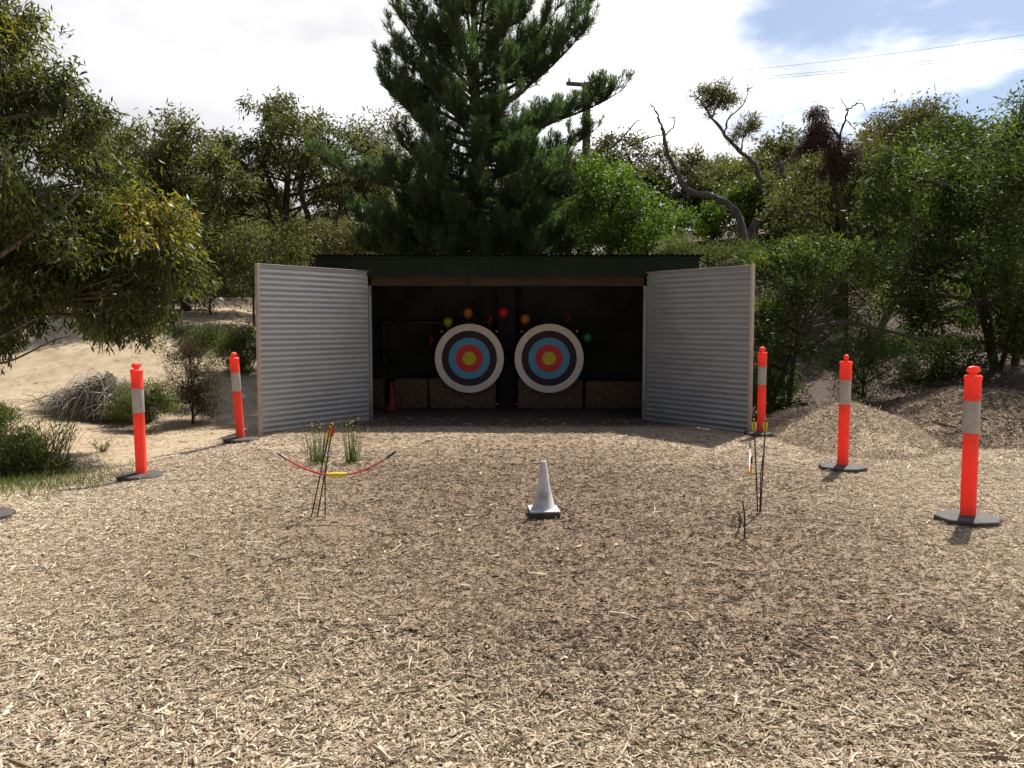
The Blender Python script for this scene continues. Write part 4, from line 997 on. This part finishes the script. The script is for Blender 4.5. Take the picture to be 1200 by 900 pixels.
# ---- right of the pine
cl = clump_list([(720, 228, 30), (752, 250, 30), (700, 205, 24), (742, 285, 26), (705, 262, 32), (772, 272, 22), (690, 235, 24), (730, 205, 18)], 17.6, 1.2)
tree('leafy_shrub', 'bright green leafy bush behind the shed roof right of the pine', 'bush', (2.2, 17.7, 0), at(715, 250, 17.6), cl, M_BRIGHT, M_BARKD, ntw=900, per=12, spread=0.1, Ll=0.10, Wl=0.034, droop=0.15, r0=0.06)
cl = clump_list([(735, 185, 26), (772, 196, 22), (795, 215, 30), (760, 220, 30), (718, 172, 18), (812, 200, 18), (780, 250, 30), (825, 255, 24)], 26.5, 1.6)
tree('gum_tree', 'brownish thin crowned gum tree behind the bright green bush', 'tree', (4.2, 27, 0), at(760, 215, 26.5), cl, M_OLIVE, M_BARKD, ntw=620, per=16, spread=0.13, Ll=0.16, Wl=0.05, droop=0.2, r0=0.1, yel=0.5,
     limbs=[([at(715, 175, 26.5), at(735, 155, 26.5), at(745, 143, 26.5), at(752, 140, 26.5)], 0.03, 0.01), ([at(735, 172, 26.5), at(765, 160, 26.5), at(785, 158, 26.5)], 0.025, 0.008)])
# bare S-shaped leaning tree
def bare(name, label, limbs, mat, Ybase, extra=None):
    b = limbs[0][0][0]; base = Vector((b.x, b.y, hz(b.x, b.y))); t = thing(name, label, 'tree', base)
    mb = MB()
    for j, (pts, ra, rb) in enumerate(limbs):
        if j == 0: pts = [Vector((base.x + 0.1, base.y, base.z - 0.2))] + pts
        q = smoothline(pts, 5); q = [p + Vector((random.gauss(0, .012), random.gauss(0, .02), random.gauss(0, .012))) for p in q]
        mb.tube(rel(q, t), [v * (0.68 + 0.12 * math.sin(i * 1.7 + j)) for i, v in enumerate(lerp_r(ra, rb, len(q)))], 9)
    mb.build('trunk', mat, t, smooth=True); return t
def line(lst, Y, dy=0.0): return [at(a, b, Y + dy * i) for i, (a, b) in enumerate(lst)]
bare('dead_tree', 'bare grey leaning tree with an S-curved trunk and no leaves', [
    (line([(869, 268), (855, 241), (832, 230), (806, 224), (795, 205), (786, 188), (779, 165), (777, 150)], 21), 0.16, 0.055), (line([(777, 152), (772, 138), (766, 126), (760, 121)], 21), 0.05, 0.012),
    (line([(803, 222), (808, 205), (810, 188)], 21), 0.06, 0.02), (line([(778, 160), (788, 150), (791, 142), (788, 138), (778, 140)], 21), 0.025, 0.01), (line([(788, 143), (794, 132), (799, 124)], 21), 0.014, 0.006), (line([(772, 138), (766, 140), (762, 136)], 21), 0.014, 0.006)], M_BARKG, 21)
tw = []
for _ in range(26):
    a0 = random.choice([(832, 136), (818, 115), (842, 120), (852, 108), (876, 106), (872, 160), (884, 142)]); a1 = (a0[0] + random.uniform(-16, 20), a0[1] + random.uniform(-18, 10))
    tw.append((line([a0, ((a0[0] + a1[0]) / 2 + random.uniform(-3, 3), (a0[1] + a1[1]) / 2 - 2), a1], 22.5), 0.014, 0.005))
tb = bare('gnarled_tree', 'gnarled grey tree with a small windswept leaf tuft at its top', [
    (line([(880, 272), (903, 245), (918, 226), (922, 211), (915, 196), (911, 186)], 22.5), 0.17, 0.10), (line([(905, 243), (892, 215), (885, 192), (866, 176), (850, 158), (832, 136)], 22.5), 0.11, 0.05),
    (line([(914, 193), (922, 188), (932, 184)], 22.5), 0.05, 0.02), (line([(849, 157), (853, 140), (866, 128), (874, 116), (876, 104)], 22.5), 0.04, 0.01), (line([(832, 136), (826, 126), (818, 115), (806, 112)], 22.5), 0.04, 0.01), (line([(834, 138), (842, 120), (852, 108)], 22.5), 0.035, 0.01), (line([(868, 178), (872, 160), (880, 148), (886, 138)], 22.5), 0.035, 0.01)] + tw, M_BARKG, 22.5)
cl = clump_list([(838, 112, 15), (822, 108, 9), (852, 106, 10), (860, 118, 7), (874, 150, 12), (866, 160, 8), (884, 142, 7), (830, 125, 8), (845, 122, 9)], 22.5, 0.5)
P, O, R = crown_pts(cl, 420, 0.1); V, tt = leaf_cloud(P, O, 9, 0.06, 0.13, 0.022, -0.2, None, None); quads('crown', V - np.array(tb.location), M_OLIVE, tt, parent=tb)
tb = bare('gnarled_tree', 'dying tree with hanging brown clumps of withered leaves on bare branches', [
    (line([(990, 262), (978, 225), (986, 190), (984, 160), (990, 140), (993, 128)], 18.3), 0.055, 0.025), (line([(984, 162), (974, 150), (965, 148), (955, 138), (950, 126)], 18.3), 0.04, 0.012), (line([(992, 130), (1000, 124), (1010, 122), (1014, 130)], 18.3), 0.025, 0.008), (line([(990, 140), (1000, 148), (1010, 145)], 18.3), 0.02, 0.006), (line([(993, 128), (988, 120), (984, 114)], 18.3), 0.015, 0.005), (line([(1000, 124), (1006, 118), (1010, 116)], 18.3), 0.01, 0.004)], M_BARKD, 18.3)
cl = clump_list([(958, 135, 10), (956, 152, 14), (950, 168, 13), (966, 160, 10), (984, 178, 17), (976, 192, 15), (990, 198, 12), (940, 175, 8)], 18.3, 0.5, 1.2)
P, O, R = crown_pts(cl, 900, 0.1); V, tt = leaf_cloud(P, O, 9, 0.06, 0.12, 0.018, 0.9, None, None); quads('crown', V - np.array(tb.location), M_BROWNL, tt, parent=tb)
# gums behind them
cl = clump_list([(850, 215, 32), (890, 205, 26), (865, 245, 30), (935, 195, 26), (915, 165, 20), (900, 235, 26), (830, 235, 22)], 26, 1.6)
tree('gum_tree', 'olive gum tree crown behind the two gnarled trees', 'tree', (7.2, 26.5, 0), at(880, 235, 26), cl, M_GUM, M_BARKD, ntw=800, per=16, spread=0.13, Ll=0.16, Wl=0.05, droop=0.3, r0=0.12, yel=0.3)
cl = clump_list([(950, 225, 34), (1000, 235, 34), (1010, 200, 20), (960, 265, 34), (930, 250, 26), (1025, 265, 36), (975, 295, 30)], 19.5, 1.6)
tree('gum_tree', 'dark gum tree on the slope beneath the withered brown clumps', 'tree', (7.6, 19.8, 0), at(980, 250, 19.5), cl, M_GUM, M_BARKD, ntw=900, per=12, spread=0.14, Ll=0.13, Wl=0.036, droop=0.5, r0=0.12, yel=0.1)
cl = clump_list([(1035, 160, 24), (1060, 140, 18), (1092, 132, 16), (1028, 185, 26), (1075, 158, 22), (1110, 142, 16), (1015, 180, 16)], 20, 1.0)
tree('gum_tree', 'brown tipped gum tree rising above the left shoulder of the big wattle', 'tree', (9.2, 20.5, 0), at(1060, 175, 20), cl, M_OLIVE, M_BARKD, ntw=480, per=12, spread=0.14, Ll=0.13, Wl=0.036, droop=0.4, r0=0.12, yel=0.6)
shrub('leafy_shrub', 'bright green bush beside the foot of the S-curved bare trunk', [(800, 252, 16), (818, 262, 13), (852, 238, 20), (878, 230, 17), (840, 255, 16)], 22.8, M_BRIGHT, ntw=330, Ll=0.11, Wl=0.035, spread=0.1, cat='bush')
shrub('heath_shrub', 'pale olive scrub just above the right end of the shed roof', [(800, 294, 15), (830, 298, 15), (858, 297, 14), (780, 298, 13), (880, 298, 14)], 17.2, M_HEATH, ntw=420, Ll=0.07, Wl=0.014, spread=0.1, droop=-0.4)
# fallen brush heap
def strands(name, label, cat, cx, cy, n, rad, hgt_, mat, wdt=0.006, lean=0.9, seg=3, up=0.0, tints=(0.3, 0.2), parent=None, zoff=0.0, group=None, flat=1.0):
    """many thin arching stalks from a tuft; each = seg quads"""
    base = Vector((cx, cy, hz(cx, cy) + zoff))
    a = RNG.uniform(0, 2 * PI, n); r = np.sqrt(RNG.uniform(0, 1, n)) * rad * 0.45
    P0 = np.stack([np.cos(a) * r, np.sin(a) * r * flat, np.zeros(n)], 1)
    ln = RNG.uniform(0.55, 1.15, n); a2 = a + RNG.normal(0, 0.7, n)
    out = np.stack([np.cos(a2), np.sin(a2), np.zeros(n)], 1) * (rad * lean * ln)[:, None]
    Q = []; T = []; tt = np.clip(RNG.normal(tints[0], tints[1], n), 0, 1)
    prev = P0; side = norm(np.stack([-np.sin(a2), np.cos(a2), RNG.normal(0, .3, n)], 1)) * wdt / 2
    for k in range(1, seg + 1):
        s = k / seg; H = hgt_ * ln * (s * (1.9 - 0.9 * s) if up == 0 else s - (1 - up) * s * s * 0.6)
        if up == 0: H = hgt_ * ln * (2.2 * s - 1.7 * s * s)
        cur = P0 + out * (s ** 1.3) + np.stack([0 * H, 0 * H, H], 1)
        w0 = side * (1.15 - (k - 1) / seg); w1 = side * (1.15 - k / seg)
        Q.append(np.stack([prev - w0, prev + w0, cur + w1, cur - w1], 1)); T.append(tt); prev = cur
    V = np.concatenate(Q)
    if parent is None:
        o = quads(name, V, mat, np.concatenate(T)); o.location = base; tag(o, label, cat, group); return o
    off = np.array(base - parent.location)
    return quads(name, V + off, mat, np.concatenate(T), parent=parent)
def wpos(px, py, Y): p = at(px, py, Y); return p.x, p.y
x, y = wpos(865, 278, 19.8); strands('brush_heap', 'heap of grey fallen branches at the foot of the gnarled trees', 'brush heap', x, y, 1300, 1.9, 1.0, M_TWIG, 0.022, 0.9, tints=(0.75, 0.25))

# ---- big wattle at the right
cl = clump_list([(1105, 168, 38), (1150, 168, 40), (1192, 190, 46), (1055, 205, 40), (1100, 225, 50), (1160, 250, 52), (1038, 250, 36), (1082, 290, 44), (1140, 310, 44), (1200, 290, 52), (1030, 305, 32), (1060, 345, 34), (1190, 365, 36), (1225, 150, 55), (1260, 250, 70), (1130, 355, 30), (1240, 340, 50), (1080, 375, 26), (1215, 405, 30)], 14.6, 1.9)
tree('wattle_tree', 'large dense green tree filling the right side behind the front bollard', 'tree', at(1168, 455, 14.9), at(1142, 225, 14.7), cl, M_WATT, M_BARKD, ntw=3000, per=13, spread=0.09, Ll=0.105, Wl=0.032, droop=0.25, r0=0.085, yel=0.35, shell=0.25,
     limbs=[([at(1186, 460, 15.2), at(1190, 400, 15.2), at(1178, 330, 15.1), at(1190, 260, 15.1)], 0.075, 0.03), ([at(1165, 440, 14.9), at(1150, 370, 14.9), at(1125, 300, 14.8), at(1100, 250, 14.8)], 0.05, 0.015), ([at(1168, 450, 14.9), at(1200, 330, 14.7), at(1215, 260, 14.7)], 0.05, 0.02)])
cl = clump_list([(925, 300, 28), (958, 308, 28), (900, 322, 24), (985, 318, 22), (905, 375, 28), (925, 345, 26), (895, 425, 24), (930, 405, 24), (900, 462, 22), (1008, 302, 20), (945, 345, 22), (920, 450, 22)], 13.2, 0.9)
tree('leafy_shrub', 'tall yellow green bush close behind the right shed door', 'bush', (4.4, 13.6, 0), at(935, 390, 13.3), cl, M_WATT, M_BARKD, ntw=1150, per=12, spread=0.08, Ll=0.085, Wl=0.026, droop=0.2, r0=0.05, yel_fn=lambda P, R: 0.5 * np.clip((P[:, 2] - 1.9) / 0.5, 0, 1) * (RNG.uniform(0, 1, len(P)) < 0.6), shell=0.3,
     limbs=[([at(905, 470, 13.2), at(935, 400, 13), at(953, 385, 12.8), at(993, 377, 12.8), at(1020, 383, 12.8), at(1062, 393, 12.9), at(1110, 405, 13)], 0.045, 0.02), ([at(950, 385, 12.8), at(965, 350, 12.8), at(960, 330, 12.8)], 0.025, 0.01)])
shrub('feathery_shrub', 'soft dark feathery bush behind the chip heap and middle right bollard', [(1000, 425, 30), (1030, 405, 26), (1045, 432, 30), (985, 450, 22), (1015, 458, 24), (1020, 380, 18), (990, 395, 18)], 13.2, M_WATT, ntw=800, per=14, Ll=0.06, Wl=0.010, droop=-0.3, spread=0.07, cat='bush')
shrub('understorey_shrub', 'shaded dark bush between the feathery bush and the wattle trunk', [(1090, 400, 34), (1125, 420, 30), (1085, 438, 26), (1060, 455, 18), (1130, 445, 20)], 15.0, M_WATT, ntw=600, Ll=0.08, Wl=0.024, cat='bush')
shrub('understorey_shrub', 'shaded scrub at the far right behind the wattle trunks', [(1175, 425, 30), (1215, 420, 36), (1150, 400, 30), (1195, 390, 30)], 16.5, M_GUM, ntw=550, Ll=0.09, Wl=0.026, cat='bush')
shrub('understorey_shrub', 'dark scrub on the litter slope behind the yellow green bush', [(1000, 350, 36), (1045, 340, 36), (1090, 345, 34), (970, 330, 26), (1130, 350, 34), (1180, 340, 40)], 17.5, M_GUM, ntw=800, Ll=0.10, Wl=0.03, spread=0.12, cat='bush')
shrub('understorey_shrub', 'low dark scrub at ground level behind the far right bollard', [(890, 470, 16), (910, 480, 14), (935, 478, 14), (880, 488, 10)], 12.6, M_WATT, ntw=260, Ll=0.06, Wl=0.018, cat='bush', dep=0.3)

for (lst, lab) in (([(880, 232, 26), (915, 245, 28), (945, 235, 26), (960, 262, 26)], 'dense olive scrub between the gnarled trees and the dark gum'), ([(985, 240, 30), (1020, 232, 32), (1055, 235, 32), (1040, 262, 28)], 'dense olive scrub glimpsed under the brown tipped gum'), ([(1090, 232, 34), (1130, 230, 34), (1110, 262, 30)], 'dense olive scrub glimpsed through the left half of the wattle'), ([(1165, 232, 34), (1205, 228, 36), (1190, 262, 30), (1235, 240, 36)], 'dense olive scrub glimpsed through the right half of the wattle')):
    shrub('understorey_shrub', lab, lst, 23.5, M_GUM, ntw=520, per=16, Ll=0.16, Wl=0.05, spread=0.14, yel=0.1, shell=0.25, cat='bush')
# ---- left side scrub
def heap(name, label, cat, cx, cy, n, rad, H, mat, wdt):
    base = Vector((cx, cy, hz(cx, cy))); rx = np.clip(RNG.normal(0.1, 0.36, n), -0.8, 0.8) * rad; ry = RNG.normal(0, 0.16, n) * rad
    a2 = np.where(RNG.uniform(0, 1, n) < 0.6, RNG.normal(3.75, 0.55, n), RNG.uniform(0, 2 * PI, n)); ln = RNG.uniform(0.25, 0.85, n) * rad
    tt = np.clip(RNG.normal(0.58, 0.27, n), 0, 1); Q = []; T = []
    z0 = H * (1 - (rx / rad) ** 2) * (0.75 + 0.25 * np.sin(rx * 7 + 1)) * RNG.uniform(0.25, 1.05, n); prev = np.stack([rx, ry, z0], 1)
    sd = np.stack([-np.sin(a2), np.cos(a2), RNG.normal(0, .6, n)], 1) * wdt / 2; p0 = prev.copy(); kick = RNG.uniform(0.0, 0.35, n)
    for k in range(1, 5):
        q = k / 4; cur = p0 + np.stack([np.cos(a2) * ln * q, np.sin(a2) * ln * q * 0.7, -(z0 * 0.9) * q ** 1.7 + kick * np.sin(q * PI) * 0.8], 1) + RNG.normal(0, 0.015, (n, 3))
        cur[:, 2] = np.maximum(cur[:, 2], hgt(cx + cur[:, 0], cy + cur[:, 1]) - base.z + 0.01)
        w0 = sd * (1.1 - (k - 1) / 4); w1 = sd * (1.1 - k / 4); Q.append(np.stack([prev - w0, prev + w0, cur + w1, cur - w1], 1)); T.append(tt); prev = cur
    o = quads(name, np.concatenate(Q), mat, np.concatenate(T)); o.location = base; tag(o, label, cat); return o
x, y = wpos(122, 480, 13.3); heap('grass_tussock', 'collapsed grey dead grass tussock on the sand behind the left bollard', 'tussock', x, y, 2000, 1.0, 0.62, M_DEAD, 0.014)
def twiggy(name, label, px, py, Y, rad, h, nst, mat, nlv, ll, lw, tmat=M_TWIG, lean=0.6):
    x, y = wpos(px, py, Y); base = Vector((x, y, hz(x, y))); t = thing(name, label, 'shrub', base)
    strands('stems', None, None, x, y, nst, rad, h, tmat, 0.010, lean, 4, up=0.6, tints=(0.35, 0.2), parent=t)
    n = nlv; a = RNG.uniform(0, 2 * PI, n); s = RNG.uniform(0.15, 1.05, n); rr_ = rad * lean * s ** 1.2 * RNG.uniform(0, 1, n) ** 0.6 + 0.05
    P = np.stack([np.cos(a) * rr_, np.sin(a) * rr_, h * (s - 0.24 * s * s) * RNG.uniform(0.65, 1.05, n)], 1)
    D = norm(np.stack([np.cos(a) * 0.4, np.sin(a) * 0.4, np.full(n, 0.8)], 1) + rdir(n) * 0.5)
    quads('foliage', leaf_quads(P, D, RNG.uniform(.7, 1.3, n) * ll, lw), mat, np.clip(RNG.normal(0.42, 0.2, n), 0, 1), parent=t); return t
shrub('twiggy_shrub', 'upright dark brown twiggy shrub on the sand between the left bollards', [(215, 420, 18), (232, 425, 18), (210, 448, 20), (235, 452, 20), (222, 470, 22), (240, 475, 16), (220, 405, 12)], 13.2, M_DULL, M_TWIGB, ntw=620, per=14, Ll=0.06, Wl=0.010, spread=0.05, droop=-0.5, dep=0.35, r0=0.03)
shrub('heath_shrub', 'low green shrub at the foot of the dead tussock', [(148, 474, 17), (172, 464, 19), (192, 468, 17), (165, 482, 14), (140, 484, 12)], 12.7, M_HEATH, M_TWIGB, ntw=420, per=16, Ll=0.055, Wl=0.011, spread=0.05, droop=-0.4, dep=0.3)
shrub('heath_shrub', 'rounded green shrub beside the left door, further up the sand', [(268, 402, 20), (290, 398, 20), (285, 422, 20), (262, 420, 16), (300, 418, 14)], 15.8, M_HEATH, M_TWIGB, ntw=600, per=16, Ll=0.06, Wl=0.013, spread=0.06, droop=-0.4, dep=0.4)
shrub('heath_shrub', 'mid green shrub on the sand behind the twiggy brown one', [(238, 398, 16), (255, 390, 15), (240, 412, 16), (222, 408, 12)], 17.0, M_HEATH, M_TWIGB, ntw=420, per=16, Ll=0.06, Wl=0.013, spread=0.06, droop=-0.4, dep=0.3)
shrub('heath_shrub', 'small leafy shrub under the tip of the overhanging gum', [(203, 398, 13), (215, 392, 11), (195, 408, 10)], 17.5, M_WATT, M_TWIGB, ntw=220, per=12, Ll=0.08, Wl=0.018, spread=0.06, dep=0.3)
shrub('heath_shrub', 'bushy dark green shrub in shade at the left edge, nearest of all shrubs', [(-10, 535, 32), (25, 530, 28), (50, 545, 24), (10, 552, 26), (70, 552, 15)], 8.9, M_HEATH, M_TWIGB, ntw=650, per=18, Ll=0.05, Wl=0.009, spread=0.045, droop=-0.5, dep=0.3)
twiggy('heath_shrub', 'wispy taller sprig rising behind the nearest left shrub', 55, 540, 9.0, 0.42, 0.78, 60, M_GRASS, 900, 0.06, 0.010, lean=0.8)
shrub('heath_shrub', 'small green shrub cut by the left edge of the picture', [(-15, 486, 18), (5, 488, 13), (-5, 494, 14)], 10.9, M_HEATH, M_TWIGB, ntw=260, per=16, Ll=0.05, Wl=0.010, spread=0.05, droop=-0.4, dep=0.2)
twiggy('heath_shrub', 'tiny dry sprig on bare sand beside the left bollard', 120, 522, 10.5, 0.14, 0.18, 24, M_GRASS, 60, 0.05, 0.010)
# thin grass by the left shrub
n = 5000; x = RNG.normal(-5.2, 0.75, n); y = RNG.normal(8.4, 0.55, n); k = (x < -3.9) ; x, y = x[k], y[k]; n = len(x)
P = np.stack([x, y, hgt(x, y)], 1); D = norm(rdir(n) * 0.6 + np.array((0, 0, 0.9)))
x2 = np.concatenate([RNG.normal(0.65, 0.14, 160), RNG.normal(-0.03, 0.05, 50), RNG.normal(-3.6, 0.3, 250)]); y2 = np.concatenate([RNG.normal(2.88, 0.04, 160), RNG.normal(2.87, 0.03, 50), RNG.normal(7.9, 0.3, 250)])
P2 = np.stack([x2, y2, hgt(x2, y2)], 1); D2 = norm(rdir(len(x2)) * 0.7 + np.array((0, 0, 0.8)))
V = np.concatenate([leaf_quads(P, D, RNG.uniform(0.05, 0.14, n), 0.006), leaf_quads(P2, D2, RNG.uniform(0.02, 0.05, len(x2)), 0.004)])
tag(quads('grass', V, M_GRASS, RNG.uniform(0, 1, len(V))), kind='stuff')

# ---- reeds behind the left bow
for (px, py, Y, nb, rad, h, lab) in ((372, 546, 9.0, 80, 0.26, 0.46, 'clump of thin green reeds behind the arrow stand at the left'), (413, 544, 9.05, 70, 0.17, 0.48, 'narrow clump of green reeds with yellow flowers above the bow grip')):
    x, y = wpos(px, py, Y); t = thing('reed_clump', lab, 'reeds', (x, y, hz(x, y)), 'reed clumps growing through the mulch')
    strands('blades', None, None, x, y, nb, rad, h, M_GRASS, 0.006, 0.5, 3, up=0.8, tints=(0.35, 0.25), parent=t)
    mb = MB()
    for k in range(7):
        a = random.uniform(0, 6.28); r = rad * random.uniform(.1, .7); z = h * random.uniform(0.85, 1.15)
        q = (r * math.cos(a), r * math.sin(a), z); mb.tube([(q[0] * .4, q[1] * .4, 0), (q[0] * .8, q[1] * .8, z * .6), q], [0.002, 0.0018, 0.0014], 4)
    mb.build('flower_stalk', M_HEATH, t)
    for k in range(6):
        a = random.uniform(0, 6.28); r = rad * random.uniform(.1, .9); z = h * random.uniform(0.8, 1.0); mb = MB()
        mb.lathe([(0.002, -0.007), (0.008, 0), (0.005, 0.006), (0.001, 0.008)], 7, (r * math.cos(a), r * math.sin(a), z)); mb.build('flower', M_YEL, t)

# ---- distant bush: repeated gums of three kinds filling the slope behind
def proto_gum(k):
    cl = []
    for i in range(9):
        a = random.uniform(0, 6.28); r = random.uniform(0.2, 1.7); cl.append(((r * math.cos(a), 60 + r * math.sin(a), hz(0, 60) + 3.0 + random.uniform(-1.6, 1.7)), (random.uniform(.7, 1.1),) * 2 + (random.uniform(.5, .8),)))
    t = tree('gum_tree', 'olive grey gum tree in the thick bush behind and beside the clearing', 'tree', (0, 60, 0), (0, 60, hz(0, 60) + 3.2), cl, (M_GUM, M_OLIVE, M_GUM)[k], M_BARKD, ntw=700, per=16, spread=0.15, Ll=0.19, Wl=0.065, droop=0.4, r0=0.13, yel=0.3, group='distant gum trees in the bush behind')
    return t
protos = [proto_gum(k) for k in range(3)]
spots = []
for i in range(30):
    u = -0.66 + 1.32 * (i + 0.5) / 30 + random.uniform(-.015, .015); Yt = random.uniform(29, 38); spots.append((u * Yt, Yt))
for i in range(24):
    u = -0.62 + 1.24 * (i + 0.5) / 24; Yt = random.uniform(24.5, 28.3); spots.append((u * Yt, Yt))
spots += [(12.8, 16.5), (12.0, 20.5), (-13.5, 15.5)]
for i, (x, y) in enumerate(spots):
    o = protos[i] if i < 3 else copy_tree(protos[i % 3])
    o.location = (x, y, hz(x, y) - 0.1); o.rotation_euler = (0, 0, random.uniform(0, 6.28)); s = random.uniform(0.62, 0.92)
    if y < 28.5: s *= 0.62
    u = x / y
    if 0.1 < u < 0.42: s *= 0.72
    o.scale = (s * 1.15, s * 1.15, s)
